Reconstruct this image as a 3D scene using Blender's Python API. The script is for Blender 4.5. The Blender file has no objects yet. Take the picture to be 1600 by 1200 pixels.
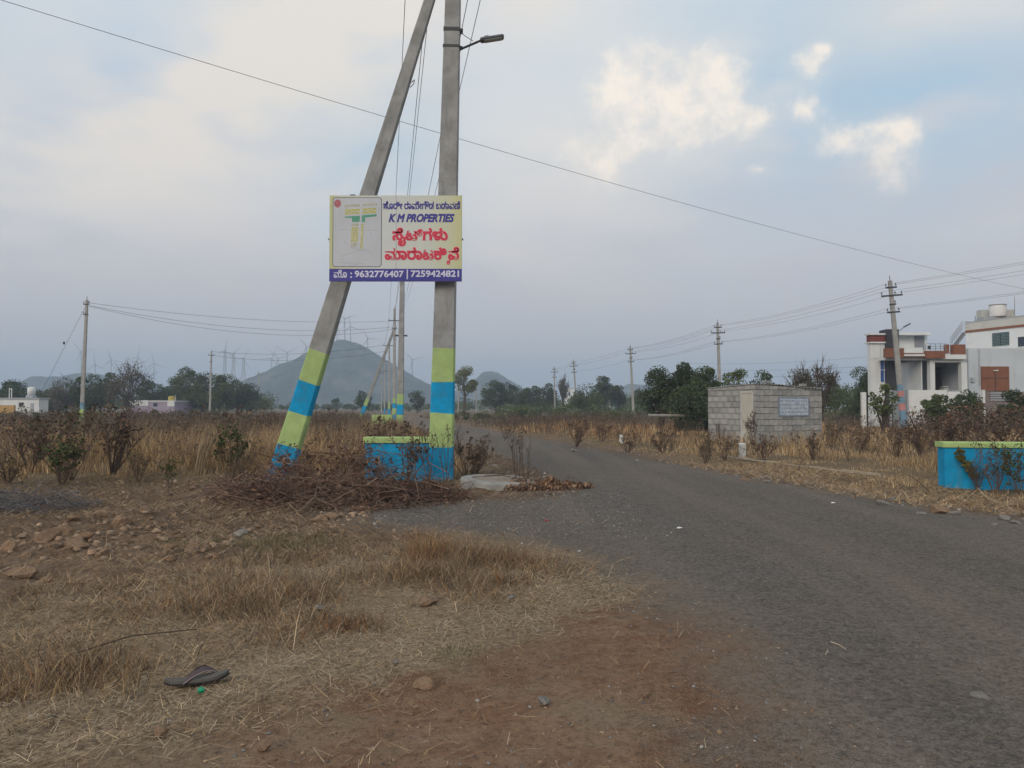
import bpy, math, random
import numpy as np
from mathutils import Vector, Matrix

sc = bpy.context.scene
random.seed(11)
rng = np.random.default_rng(11)
R = math.radians
COL = sc.collection

# ------------------------------------------------------------------ camera
EYE = 1.25
FPX = 1200.0
PITCH = math.atan(36 / FPX)
cam_d = bpy.data.cameras.new('camera')
cam = bpy.data.objects.new('camera', cam_d)
COL.objects.link(cam)
cam.location = (0, 0, EYE)
cam.rotation_euler = (math.pi / 2 + PITCH, 0, 0)
cam_d.sensor_width = 36
cam_d.lens = 27
cam_d.clip_start = 0.05
cam_d.clip_end = 20000
sc.camera = cam

# ------------------------------------------------------------------ sky, sun, exposure
SUN_AZ, SUN_EL = R(213), R(24)        # compass-like: 0 = +Y, clockwise; low sun behind the viewer's left shoulder
STR = 0.1
world = bpy.data.worlds.new('World')
sc.world = world
world.use_nodes = True
WN, WL = world.node_tree.nodes, world.node_tree.links
WN.clear()


def wn(t, **kw):
    n = WN.new(t)
    for k, v in kw.items():
        setattr(n, k, v)
    return n


def wmath(op, a, b=None, c=None, clamp=False):
    n = wn('ShaderNodeMath', operation=op, use_clamp=clamp)
    for i, v in enumerate((a, b, c)):
        if v is None:
            continue
        if isinstance(v, (int, float)):
            n.inputs[i].default_value = v
        else:
            WL.new(v, n.inputs[i])
    return n.outputs[0]


def wmix(fac, a, b):
    n = wn('ShaderNodeMix', data_type='RGBA')
    if isinstance(fac, (int, float)):
        n.inputs[0].default_value = fac
    else:
        WL.new(fac, n.inputs[0])
    for i, v in ((6, a), (7, b)):
        if isinstance(v, tuple):
            n.inputs[i].default_value = (*[c / STR for c in v], 1)
        else:
            WL.new(v, n.inputs[i])
    return n.outputs[2]


def ramp(v, lo, hi):
    n = wn('ShaderNodeMapRange', interpolation_type='SMOOTHSTEP')
    n.inputs[1].default_value = lo
    n.inputs[2].default_value = hi
    WL.new(v, n.inputs[0])
    return n.outputs[0]


tc = wn('ShaderNodeTexCoord')
sep = wn('ShaderNodeSeparateXYZ')
WL.new(tc.outputs['Generated'], sep.inputs[0])
dx, dy, dz = sep.outputs
sky = wn('ShaderNodeTexSky', sky_type='NISHITA')
sky.sun_disc = False
sky.sun_elevation = SUN_EL
sky.sun_rotation = SUN_AZ
sky.dust_density = 3.0
sky.air_density = 1.2
zc = wmath('ADD', wmath('MAXIMUM', dz, 0.0), 0.13)
comb = wn('ShaderNodeCombineXYZ')
WL.new(wmath('DIVIDE', dx, zc), comb.inputs[0])
WL.new(wmath('DIVIDE', dy, zc), comb.inputs[1])


def wnoise(scale, detail, off, rough=0.55, vec=None):
    n = wn('ShaderNodeTexNoise', noise_dimensions='2D' if vec is None else '3D')
    n.inputs['Scale'].default_value = scale
    n.inputs['Detail'].default_value = detail
    n.inputs['Roughness'].default_value = rough
    if vec is None:
        ad = wn('ShaderNodeVectorMath', operation='ADD')
        ad.inputs[1].default_value = off
        WL.new(comb.outputs[0], ad.inputs[0])
        vec = ad.outputs[0]
    WL.new(vec, n.inputs['Vector'])
    return n.outputs[0]


# thin veil of stratus over the whole dome, thicker and thinner in patches, greyer towards the horizon
veil = ramp(wnoise(0.55, 3, (3.1, 0.7, 0)), 0.30, 0.66)
tone = ramp(wnoise(0.95, 4, (7.7, 2.2, 1.0)), 0.33, 0.68)
veilcol = wmix(tone, (0.47, 0.485, 0.53), (0.66, 0.635, 0.595))
pale = wmix(0.80, sky.outputs[0], (0.46, 0.56, 0.655))
colr = wmix(wmath('MULTIPLY_ADD', veil, 0.66, 0.20), pale, veilcol)
low = ramp(dz, 0.42, 0.04)
colr = wmix(wmath('MULTIPLY', low, 0.80), colr, (0.485, 0.43, 0.41))


def dirpx(px, py):
    x, y = (px - 800) / FPX, (600 - py) / FPX
    v = Vector((x, math.cos(PITCH) - y * math.sin(PITCH), math.sin(PITCH) + y * math.cos(PITCH)))
    return v.normalized()


def blob(px, py, rx, ry, rot=0.0):
    """soft elliptical weight round one direction of the sky (a cloud bank's place and extent)"""
    c = dirpx(px, py)
    e1 = Vector((c.y, -c.x, 0)).normalized()
    e2 = e1.cross(c).normalized()
    a, b = math.cos(rot) * e1 + math.sin(rot) * e2, -math.sin(rot) * e1 + math.cos(rot) * e2
    M = Matrix((a, b, a.cross(b))).transposed()
    mp = wn('ShaderNodeMapping', vector_type='TEXTURE')
    mp.inputs['Location'].default_value = c
    mp.inputs['Rotation'].default_value = M.to_euler()
    mp.inputs['Scale'].default_value = (2.4 * rx / FPX, 2.4 * ry / FPX, 1.2)
    WL.new(tc.outputs['Generated'], mp.inputs[0])
    g = wn('ShaderNodeTexGradient', gradient_type='QUADRATIC_SPHERE')
    WL.new(mp.outputs[0], g.inputs[0])
    return g.outputs['Fac']


def total(lst):
    s = lst[0]
    for q in lst[1:]:
        s = wmath('ADD', s, q)
    return s


soft = wnoise(2.6, 3, (1.0, 5.0, 0.4), 0.5)
# clearer blue gaps
gap = total([blob(1340, 120, 260, 130, -0.2), blob(560, 200, 110, 170, 0.3)])
gap = wmath('MULTIPLY', wmath('MULTIPLY', gap, 1.5), ramp(soft, 0.18, 0.55), clamp=True)
colr = wmix(wmath('MULTIPLY', gap, 1.0, clamp=True), colr, (0.335, 0.455, 0.56))
# broad cream bank
bank = total([blob(330, 90, 320, 110, 0.45), blob(600, 20, 130, 80), blob(850, 0, 70, 40), blob(1480, 10, 160, 40), blob(250, 240, 300, 90, 0.3)])
bank = wmath('MULTIPLY', bank, ramp(soft, 0.15, 0.65), clamp=True)
colr = wmix(wmath('MULTIPLY', bank, 0.95), colr, (0.655, 0.605, 0.545))
# broken cumulus catching the low sun: a soft glow of thin cloud with crisp, ragged heads in it
fine = wnoise(21.0, 9, (0, 0, 0), 0.66, tc.outputs['Generated'])
cum = total([blob(990, 115, 50, 40, 0.2), blob(1010, 165, 70, 55, -0.6), blob(1045, 205, 45, 30), blob(1075, 100, 55, 30), blob(1115, 140, 48, 30), blob(1122, 198, 36, 30), blob(1185, 182, 36, 18),
             blob(1262, 108, 28, 24), blob(1287, 76, 12, 9), blob(1255, 172, 32, 20, -0.5), blob(1335, 215, 55, 24), blob(1400, 207, 38, 15, 0.1), blob(1385, 262, 34, 32, -0.7), blob(1186, 265, 20, 9), blob(930, 250, 60, 40, -0.5)])
glow = wmath('MINIMUM', wmath('MULTIPLY', cum, 0.85), 1.0)
colr = wmix(wmath('MULTIPLY', glow, 0.42), colr, (0.70, 0.635, 0.57))
dens = wmath('ADD', wmath('MULTIPLY', wmath('MINIMUM', cum, 0.9), 0.95), wmath('MULTIPLY', wmath('SUBTRACT', fine, 0.5), 2.5))
cumf = ramp(dens, 0.30, 1.25)
cumf = wmath('MULTIPLY', cumf, ramp(cum, 0.10, 0.40))
colr = wmix(cumf, colr, (0.82, 0.735, 0.635))
bg = wn('ShaderNodeBackground')
bg.inputs['Strength'].default_value = STR
WL.new(colr, bg.inputs['Color'])
wo = wn('ShaderNodeOutputWorld')
WL.new(bg.outputs[0], wo.inputs[0])

sun_d = bpy.data.lights.new('sun', 'SUN')
sun_d.energy = 1.35
sun_d.angle = R(28)
sun_d.color = (1.0, 0.89, 0.75)
sun = bpy.data.objects.new('sun', sun_d)
COL.objects.link(sun)
sdir = Vector((math.sin(SUN_AZ) * math.cos(SUN_EL), math.cos(SUN_AZ) * math.cos(SUN_EL), math.sin(SUN_EL)))
sun.rotation_euler = sdir.to_track_quat('Z', 'Y').to_euler()

vs = sc.view_settings
vs.view_transform = 'Standard'
vs.look = 'None'
vs.exposure = 0.50
vs.gamma = 1.0
vs.use_curve_mapping = False
sc.cycles.use_denoising = True
sc.cycles.max_bounces = 4
sc.cycles.diffuse_bounces = 2
sc.cycles.glossy_bounces = 2
sc.cycles.use_adaptive_sampling = True
sc.cycles.adaptive_threshold = 0.02
sc.cycles.volume_bounces = 1
sc.cycles.transparent_max_bounces = 8


# ------------------------------------------------------------------ places: photograph pixel -> point in the world
def ray(px, py):
    x, y = (px - 800) / FPX, (600 - py) / FPX
    return Vector((x, math.cos(PITCH) - y * math.sin(PITCH), math.sin(PITCH) + y * math.cos(PITCH)))


def at(px, py, Y):
    d = ray(px, py)
    t = Y / d.y
    return Vector((d.x * t, Y, EYE + d.z * t))


def G(px, py):
    d = ray(px, py)
    t = -EYE / d.z
    return Vector((d.x * t, d.y * t, 0))


def X(px, Y):
    return (px - 800) / FPX * Y


def Z(py, Y):
    return EYE + (636 - py) / FPX * Y


# ------------------------------------------------------------------ materials
def lin(c):
    return tuple(((v / 255) / 12.92 if v <= 10 else (((v / 255) + 0.055) / 1.055) ** 2.4) for v in c)


MATS = {}


def mat(name, base, var=0.25, scale=6.0, rough=0.85, spec=0.25, bump=0.0, bscale=60.0, attr=None, stain=None, metal=0.0, detail=6, chips=None, streak=None):
    if name in MATS:
        return MATS[name]
    m = bpy.data.materials.new(name)
    m.use_nodes = True
    N, L = m.node_tree.nodes, m.node_tree.links
    b = N['Principled BSDF']
    b.inputs['Roughness'].default_value = rough
    b.inputs['Specular IOR Level'].default_value = spec
    b.inputs['Metallic'].default_value = metal
    t = N.new('ShaderNodeTexCoord')
    n = N.new('ShaderNodeTexNoise')
    n.inputs['Scale'].default_value = scale
    n.inputs['Detail'].default_value = detail
    L.new(t.outputs['Object'], n.inputs['Vector'])
    r = N.new('ShaderNodeMapRange')
    r.inputs[1].default_value, r.inputs[2].default_value = 0.3, 0.7
    r.inputs[3].default_value, r.inputs[4].default_value = 1 - var, 1 + var
    L.new(n.outputs[0], r.inputs[0])
    mul = N.new('ShaderNodeVectorMath')
    mul.operation = 'SCALE'
    L.new(r.outputs[0], mul.inputs['Scale'])
    if attr:
        a = N.new('ShaderNodeAttribute')
        a.attribute_name = attr
        L.new(a.outputs['Color'], mul.inputs[0])
    else:
        mul.inputs[0].default_value = base[:3]
    out = mul.outputs[0]
    if stain:
        scol, ssc, lo, hi = stain
        n2 = N.new('ShaderNodeTexNoise')
        n2.inputs['Scale'].default_value = ssc
        n2.inputs['Detail'].default_value = 8
        n2.inputs['Roughness'].default_value = 0.65
        L.new(t.outputs['Object'], n2.inputs['Vector'])
        r2 = N.new('ShaderNodeMapRange')
        r2.inputs[1].default_value, r2.inputs[2].default_value = lo, hi
        L.new(n2.outputs[0], r2.inputs[0])
        mx = N.new('ShaderNodeMix')
        mx.data_type = 'RGBA'
        L.new(r2.outputs[0], mx.inputs[0])
        L.new(out, mx.inputs[6])
        mx.inputs[7].default_value = (*scol, 1)
        out = mx.outputs[2]
    for layer, zs in ((chips, 1.0), (streak, 0.12)):
        if not layer:
            continue
        scol, ssc, lo, hi = layer
        mp = N.new('ShaderNodeMapping')
        mp.inputs['Scale'].default_value = (1, 1, zs)
        L.new(t.outputs['Object'], mp.inputs[0])
        n4 = N.new('ShaderNodeTexNoise')
        n4.inputs['Scale'].default_value = ssc
        n4.inputs['Detail'].default_value = 7
        n4.inputs['Roughness'].default_value = 0.7
        L.new(mp.outputs[0], n4.inputs['Vector'])
        r4 = N.new('ShaderNodeMapRange')
        r4.inputs[1].default_value, r4.inputs[2].default_value = lo, hi
        L.new(n4.outputs[0], r4.inputs[0])
        m4 = N.new('ShaderNodeMix')
        m4.data_type = 'RGBA'
        L.new(r4.outputs[0], m4.inputs[0])
        L.new(out, m4.inputs[6])
        m4.inputs[7].default_value = (*scol, 1)
        out = m4.outputs[2]
    L.new(out, b.inputs['Base Color'])
    if bump:
        n3 = N.new('ShaderNodeTexNoise')
        n3.inputs['Scale'].default_value = bscale
        n3.inputs['Detail'].default_value = 5
        L.new(t.outputs['Object'], n3.inputs['Vector'])
        bp = N.new('ShaderNodeBump')
        bp.inputs['Strength'].default_value = bump
        bp.inputs['Distance'].default_value = 0.02
        L.new(n3.outputs[0], bp.inputs['Height'])
        L.new(bp.outputs[0], b.inputs['Normal'])
    MATS[name] = m
    return m


# ------------------------------------------------------------------ objects and meshes
def tag(o, label=None, cat=None, group=None, kind=None):
    if label:
        o['label'] = label
    if cat:
        o['category'] = cat
    if group:
        o['group'] = group
    if kind or cat:
        o['kind'] = kind or 'thing'
    return o


def empty(name, loc, rz=0.0):
    o = bpy.data.objects.new(name, None)
    o.location = loc
    o.rotation_euler = (0, 0, rz)
    o.empty_display_size = 0.2
    COL.objects.link(o)
    return o


def link(name, me, parent=None, loc=None):
    o = bpy.data.objects.new(name, me)
    COL.objects.link(o)
    if parent is not None:
        o.parent = parent
    if loc is not None:
        o.location = loc
    return o


class MB:
    def __init__(s):
        s.v, s.f = [], []

    def add(s, vs, fs):
        k = len(s.v)
        s.v.extend([tuple(p) for p in vs])
        s.f.extend([tuple(i + k for i in f) for f in fs])
        return s

    def box(s, x0, x1, y0, y1, z0, z1):
        return s.add([(x0, y0, z0), (x1, y0, z0), (x1, y1, z0), (x0, y1, z0), (x0, y0, z1), (x1, y0, z1), (x1, y1, z1), (x0, y1, z1)],
                     [(3, 2, 1, 0), (4, 5, 6, 7), (0, 1, 5, 4), (1, 2, 6, 5), (2, 3, 7, 6), (3, 0, 4, 7)])

    def bbox(s, x0, x1, y0, y1, z0, z1, c=0.01):
        """box with chamfered edges"""
        xs, ys, zs = (x0, x1), (y0, y1), (z0, z1)
        vs, idx = [], {}
        for i in (0, 1):
            for j in (0, 1):
                for k in (0, 1):
                    for ax in range(3):
                        p = [xs[i], ys[j], zs[k]]
                        sg = (1 - 2 * i, 1 - 2 * j, 1 - 2 * k)
                        for q in range(3):
                            if q != ax:
                                p[q] += sg[q] * c
                        idx[(i, j, k, ax)] = len(vs)
                        vs.append(p)
        fs = []
        for ax in range(3):
            o = [q for q in range(3) if q != ax]
            for sd in (0, 1):
                cyc = [(0, 0), (1, 0), (1, 1), (0, 1)]
                f = []
                for a, b in cyc:
                    t = [0, 0, 0]
                    t[ax] = sd
                    t[o[0]], t[o[1]] = a, b
                    f.append(idx[(*t, ax)])
                if (sd == 0) == (ax != 1):
                    f.reverse()
                fs.append(tuple(f))
            for a in (0, 1):
                for b in (0, 1):
                    t0, t1 = [0, 0, 0], [0, 0, 0]
                    t0[ax], t1[ax] = 0, 1
                    t0[o[0]] = t1[o[0]] = a
                    t0[o[1]] = t1[o[1]] = b
                    fs.append((idx[(*t0, o[0])], idx[(*t1, o[0])], idx[(*t1, o[1])], idx[(*t0, o[1])]))
        for i in (0, 1):
            for j in (0, 1):
                for k in (0, 1):
                    fs.append((idx[(i, j, k, 0)], idx[(i, j, k, 1)], idx[(i, j, k, 2)]))
        return s.add(vs, fs)

    def tube(s, pts, rad, n=6, cap=True):
        pts = [Vector(p) for p in pts]
        if isinstance(rad, (int, float)):
            rad = [rad] * len(pts)
        k = len(s.v)
        a = None
        for i, p in enumerate(pts):
            d = (pts[min(i + 1, len(pts) - 1)] - pts[max(i - 1, 0)])
            d = d.normalized() if d.length > 1e-9 else Vector((0, 0, 1))
            if a is None:
                a = d.orthogonal().normalized()
            a = (a - d * a.dot(d))
            a = a.normalized() if a.length > 1e-6 else d.orthogonal().normalized()
            b = d.cross(a)
            for q in range(n):
                t = 2 * math.pi * q / n
                s.v.append(tuple(p + (a * math.cos(t) + b * math.sin(t)) * rad[i]))
        for i in range(len(pts) - 1):
            for q in range(n):
                q2 = (q + 1) % n
                s.f.append((k + i * n + q, k + i * n + q2, k + (i + 1) * n + q2, k + (i + 1) * n + q))
        if cap:
            s.f.append(tuple(k + q for q in reversed(range(n))))
            s.f.append(tuple(k + (len(pts) - 1) * n + q for q in range(n)))
        return s

    def lathe(s, prof, n=20, c=(0, 0, 0)):
        k = len(s.v)
        for r, z in prof:
            for q in range(n):
                t = 2 * math.pi * q / n
                s.v.append((c[0] + r * math.cos(t), c[1] + r * math.sin(t), c[2] + z))
        for i in range(len(prof) - 1):
            for q in range(n):
                q2 = (q + 1) % n
                s.f.append((k + i * n + q, k + i * n + q2, k + (i + 1) * n + q2, k + (i + 1) * n + q))
        return s

    def mesh(s, name, m=None, smooth=False):
        me = bpy.data.meshes.new(name)
        me.from_pydata(s.v, [], s.f)
        me.update()
        if m is not None:
            me.materials.append(m)
        if smooth:
            me.polygons.foreach_set('use_smooth', [True] * len(me.polygons))
        return me

    def build(s, name, m, parent=None, loc=None, smooth=False):
        return link(name, s.mesh(name, m, smooth), parent, loc)


def np_mesh(name, V, T, m, colr=None, smooth=False):
    """triangle mesh straight from arrays; colr = one colour per vertex (the plant's own colour)"""
    V = np.ascontiguousarray(V, dtype=np.float32)
    T = np.ascontiguousarray(T, dtype=np.int32)
    me = bpy.data.meshes.new(name)
    me.vertices.add(len(V))
    me.vertices.foreach_set('co', V.ravel())
    me.loops.add(T.size)
    me.loops.foreach_set('vertex_index', T.ravel())
    me.polygons.add(len(T))
    me.polygons.foreach_set('loop_start', np.arange(0, T.size, 3, dtype=np.int32))
    if smooth:
        me.polygons.foreach_set('use_smooth', np.ones(len(T), dtype=bool))
    if colr is not None:
        a = me.attributes.new('col', 'FLOAT_COLOR', 'POINT')
        c = np.ones((len(V), 4), dtype=np.float32)
        c[:, :3] = colr
        a.data.foreach_set('color', c.ravel())
    me.update(calc_edges=True)
    me.materials.append(m)
    return me


def vnoise(x, y, seed=0):
    x, y = np.asarray(x, float), np.asarray(y, float)
    xi, yi = np.floor(x).astype(np.int64), np.floor(y).astype(np.int64)
    fx, fy = x - xi, y - yi
    fx, fy = fx * fx * (3 - 2 * fx), fy * fy * (3 - 2 * fy)

    def h(a, b):
        n = (a * 374761393 + b * 668265263 + seed * 982451653) & 0xFFFFFFFF
        n = ((n ^ (n >> 13)) * 1274126177) & 0xFFFFFFFF
        return ((n ^ (n >> 16)) & 0xFFFF) / 65535.0
    return (h(xi, yi) * (1 - fx) + h(xi + 1, yi) * fx) * (1 - fy) + (h(xi, yi + 1) * (1 - fx) + h(xi + 1, yi + 1) * fx) * fy


def fbm(x, y, seed=0, o=4):
    s, a, t = 0, 0.5, 0
    for i in range(o):
        s = s + a * vnoise(np.asarray(x) * 2 ** i, np.asarray(y) * 2 ** i, seed + i)
        t += a
        a *= 0.5
    return s / t


# ------------------------------------------------------------------ the lie of the land
ROADP = np.array([(0.75, -6), (0.75, 1.0), (0.865, 2.66), (0.985, 3.38), (1.0, 4.0), (0.88, 5.28), (0.53, 6.4), (0, 7.2), (-.71, 7.7), (-1.5, 8.3),
                  (-2.1, 8.9), (-1.7, 9.5), (-.92, 9.9), (.2, 10.3), (.75, 11.2), (.45, 14.5), (-.62, 20.8), (-2.0, 27.8), (-4.85, 42), (-17.3, 104),
                  (-36.5, 200), (-33.0, 200), (-13.9, 104), (-1.35, 41.7), (1.45, 27.8), (3.16, 19), (4.2, 13.76), (4.72, 11.2), (5.1, 9.5), (5.8, 8.5), (7.2, 8.2),
                  (24, 8.6), (24, -6)], float)


def road_sd(x, y):
    """distance to the asphalt's edge, positive on the asphalt"""
    x, y = np.asarray(x, float), np.asarray(y, float)
    best = np.full(x.shape, 1e9)
    ins = np.zeros(x.shape, bool)
    n = len(ROADP)
    for i in range(n):
        ax, ay = ROADP[i]
        bx, by = ROADP[(i + 1) % n]
        ex, ey = bx - ax, by - ay
        t = np.clip(((x - ax) * ex + (y - ay) * ey) / (ex * ex + ey * ey), 0, 1)
        best = np.minimum(best, np.hypot(x - ax - t * ex, y - ay - t * ey))
        c = (ay > y) != (by > y)
        with np.errstate(divide='ignore', invalid='ignore'):
            xx = ax + (y - ay) * ex / (ey if ey != 0 else 1e-9)
        ins ^= c & (x < xx)
    return np.where(ins, best, -best)


def band_s(x, y):
    """across the verge: below 0 trodden straw and bare dirt, above 0 tufted dry grass"""
    return (x + 1.0) * -0.72 + (y - 4.4) * 0.69


def gz(x, y, sd=None):
    x, y = np.asarray(x, float), np.asarray(y, float)
    if sd is None:
        sd = road_sd(x, y)
    k = np.clip((-sd - 0.15) / 1.2, 0, 1)
    r = np.hypot(x, y)
    fade = np.clip(1.2 - r / 60, 0.0, 1)
    rough = np.clip((x * -0.5 + y * 0.25 - 1.6) / 2.0, 0, 1) * (x < 0.5)
    z = k * ((fbm(x * 0.5, y * 0.5, 3) - 0.5) * 0.22 + (fbm(x * 2.3, y * 2.3, 9) - 0.5) * (0.07 + 0.12 * rough) + (fbm(x * 9, y * 9, 5, 2) - 0.5) * (0.022 + 0.06 * rough)) * fade
    return z


def gz1(x, y):
    return float(gz(np.array([x]), np.array([y]))[0])


def GP(px, py):
    p = G(px, py)
    p.z = gz1(p.x, p.y)
    return p


def foot(px, Y):
    x = X(px, Y)
    return Vector((x, Y, gz1(x, Y)))


# ------------------------------------------------------------------ ground and road
def ground_nodes(m, road):
    m.use_nodes = True
    N, L = m.node_tree.nodes, m.node_tree.links
    b = N['Principled BSDF']
    b.inputs['Specular IOR Level'].default_value = 0.15
    t = N.new('ShaderNodeTexCoord')
    P = t.outputs['Object']

    def noise(scale, detail=6, rough=0.6, off=(0, 0, 0)):
        mp = N.new('ShaderNodeMapping')
        mp.inputs['Location'].default_value = off
        L.new(P, mp.inputs[0])
        n = N.new('ShaderNodeTexNoise')
        n.inputs['Scale'].default_value = scale
        n.inputs['Detail'].default_value = detail
        n.inputs['Roughness'].default_value = rough
        L.new(mp.outputs[0], n.inputs['Vector'])
        return n.outputs[0]

    def rng_(v, lo, hi, a=0.0, c=1.0):
        n = N.new('ShaderNodeMapRange')
        n.inputs[1].default_value, n.inputs[2].default_value = lo, hi
        n.inputs[3].default_value, n.inputs[4].default_value = a, c
        L.new(v, n.inputs[0])
        return n.outputs[0]

    def mix(f, a, c):
        n = N.new('ShaderNodeMix')
        n.data_type = 'RGBA'
        if isinstance(f, float):
            n.inputs[0].default_value = f
        else:
            L.new(f, n.inputs[0])
        for i, v in ((6, a), (7, c)):
            if isinstance(v, tuple):
                n.inputs[i].default_value = (*v, 1)
            else:
                L.new(v, n.inputs[i])
        return n.outputs[2]

    def mth(op, a, c):
        n = N.new('ShaderNodeMath')
        n.operation = op
        for i, v in ((0, a), (1, c)):
            if isinstance(v, (int, float)):
                n.inputs[i].default_value = v
            else:
                L.new(v, n.inputs[i])
        return n.outputs[0]
    za = N.new('ShaderNodeAttribute')
    za.attribute_name = 'zone'
    zs = N.new('ShaderNodeSeparateColor')
    L.new(za.outputs['Color'], zs.inputs[0])
    straw, brown, field = zs.outputs
    big, mid, fin, grit = noise(0.9), noise(4.5, 8, 0.65), noise(38, 8, 0.7), noise(190, 4, 0.7)
    red = mix(rng_(mid, 0.35, 0.68), (0.205, 0.103, 0.056), (0.295, 0.185, 0.112))
    red = mix(rng_(big, 0.46, 0.60), red, (0.245, 0.176, 0.115))
    soil = mix(rng_(mid, 0.3, 0.7), (0.125, 0.082, 0.052), (0.27, 0.183, 0.117))
    strw = mix(rng_(fin, 0.35, 0.68), (0.155, 0.11, 0.067), (0.46, 0.35, 0.225))
    fld = mix(rng_(mid, 0.3, 0.7), (0.10, 0.072, 0.04), (0.21, 0.15, 0.08))
    base = mix(mth('MULTIPLY', brown, 1.0), red, soil)
    smask = rng_(mth('ADD', straw, mth('MULTIPLY', mth('SUBTRACT', mid, 0.5), 1.5)), 0.32, 0.72)
    base = mix(smask, base, strw)
    base = mix(field, base, fld)
    peb = rng_(grit, 0.60, 0.72)
    base = mix(mth('MULTIPLY', peb, 0.45), base, (0.30, 0.24, 0.18))
    drk = rng_(noise(48, 6, 0.72, (4, 1, 2)), 0.34, 0.46, 1.0, 0.0)
    base = mix(mth('MULTIPLY', drk, 0.75), base, (0.055, 0.038, 0.026))
    clod = noise(22, 5, 0.75, (6, 4, 1))
    base = mix(mth('MULTIPLY', rng_(clod, 0.36, 0.48, 1.0, 0.0), 0.5), base, (0.085, 0.056, 0.037))
    base = mix(mth('MULTIPLY', rng_(clod, 0.54, 0.68), 0.38), base, (0.37, 0.275, 0.185))
    hgt = mth('ADD', mth('MULTIPLY', fin, 0.6), mth('ADD', mth('MULTIPLY', grit, 0.35), mth('MULTIPLY', clod, 0.9)))
    if road:
        a = N.new('ShaderNodeAttribute')
        a.attribute_name = 'edge'
        v1 = N.new('ShaderNodeTexVoronoi')
        v1.inputs['Scale'].default_value = 105
        L.new(P, v1.inputs['Vector'])
        spk = N.new('ShaderNodeSeparateColor')
        L.new(v1.outputs['Color'], spk.inputs[0])
        stone = mix(rng_(spk.outputs[0], 0.0, 1.0), (0.045, 0.044, 0.043), (0.20, 0.19, 0.175))
        stone = mix(rng_(spk.outputs[1], 0.93, 0.95), stone, (0.36, 0.34, 0.31))
        tar = mix(rng_(mid, 0.3, 0.7), (0.118, 0.106, 0.093), (0.185, 0.163, 0.140))
        asp = mix(0.50, tar, stone)
        asp = mix(mth('MULTIPLY', rng_(noise(0.42, 7, 0.62, (2, 6, 0)), 0.40, 0.66), 0.62), asp, (0.150, 0.116, 0.084))
        asp = mix(mth('MULTIPLY', rng_(noise(1.9, 8, 0.68, (9, 3, 0)), 0.50, 0.70), 0.50), asp, (0.19, 0.155, 0.105))
        asp = mix(mth('MULTIPLY', rng_(noise(6, 6, 0.7, (1, 8, 0)), 0.36, 0.46, 1.0, 0.0), 0.5), asp, (0.045, 0.044, 0.044))
        mpr = N.new('ShaderNodeMapping')
        mpr.inputs['Rotation'].default_value = (0, 0, -0.197)
        mpr.inputs['Scale'].default_value = (1.3, 0.10, 1)
        L.new(P, mpr.inputs[0])
        trk = N.new('ShaderNodeTexNoise')
        trk.inputs['Scale'].default_value = 1.0
        trk.inputs['Detail'].default_value = 6
        L.new(mpr.outputs[0], trk.inputs['Vector'])
        asp = mix(mth('MULTIPLY', rng_(trk.outputs[0], 0.44, 0.62), 0.65), asp, (0.245, 0.195, 0.148))
        grain = noise(34, 3, 0.75, (7, 2, 5))
        asp = mix(mth('MULTIPLY', rng_(grain, 0.36, 0.50, 1.0, 0.0), 0.68), asp, (0.040, 0.038, 0.036))
        asp = mix(mth('MULTIPLY', rng_(grain, 0.53, 0.66), 0.62), asp, (0.265, 0.240, 0.210))
        asp = mix(0.16, asp, (0.265, 0.215, 0.165))
        g2 = noise(80, 3, 0.8, (2, 9, 4))
        asp = mix(mth('MULTIPLY', rng_(g2, 0.34, 0.46, 1.0, 0.0), 0.6), asp, (0.035, 0.033, 0.031))
        wob = mth('MULTIPLY', mth('SUBTRACT', noise(1.1, 8, 0.68, (3, 3, 3)), 0.5), 1.6)
        wob2 = mth('MULTIPLY', mth('SUBTRACT', noise(14, 6, 0.7, (5, 3, 3)), 0.5), 0.55)
        msk = rng_(mth('ADD', mth('ADD', a.outputs['Fac'], wob), wob2), -0.26, 0.30)
        base = mix(msk, base, asp)
        hgt = mth('ADD', mth('MULTIPLY', hgt, 0.45), mth('MULTIPLY', v1.outputs['Distance'], -0.9))
    L.new(base, b.inputs['Base Color'])
    b.inputs['Roughness'].default_value = 0.92
    bp = N.new('ShaderNodeBump')
    bp.inputs['Strength'].default_value = 0.9
    bp.inputs['Distance'].default_value = 0.02
    L.new(hgt, bp.inputs['Height'])
    L.new(bp.outputs[0], b.inputs['Normal'])


def zones(x, y, sd):
    s = band_s(x, y)
    near = (y < 12)
    n = fbm(x * 0.8, y * 0.8, 21)
    sm = lambda v, a, b: np.clip((v - a) / (b - a), 0, 1)
    straw = sm(s, -1.15, -0.55) * (1 - sm(s, 1.6, 2.4)) * near
    straw = np.maximum(straw, 0.28 * sm(s, -2.2, -0.9) * near * (s < 0))
    brown = sm(s, 0.2, 1.2)
    field = sm(y + (n - 0.5) * 3, 11.2, 12.6) * sm(-sd, 0.1, 1.0)
    field = np.where((x > 3) & (y > 8), sm(-sd + (n - 0.5), 0.5, 1.5), field)
    return np.stack([straw, brown, field], -1)


def put_zone(me, x, y, sd):
    a = me.attributes.new('zone', 'FLOAT_COLOR', 'POINT')
    c = np.ones((len(x), 4), np.float32)
    c[:, :3] = zones(x, y, sd)
    a.data.foreach_set('color', c.ravel())


def grid_tris(nx, ny):
    i = np.arange(nx - 1)[None, :] + np.arange(ny - 1)[:, None] * nx
    i = i.ravel()
    return np.concatenate([np.stack([i, i + 1, i + nx + 1], -1), np.stack([i, i + nx + 1, i + nx], -1)])


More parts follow.
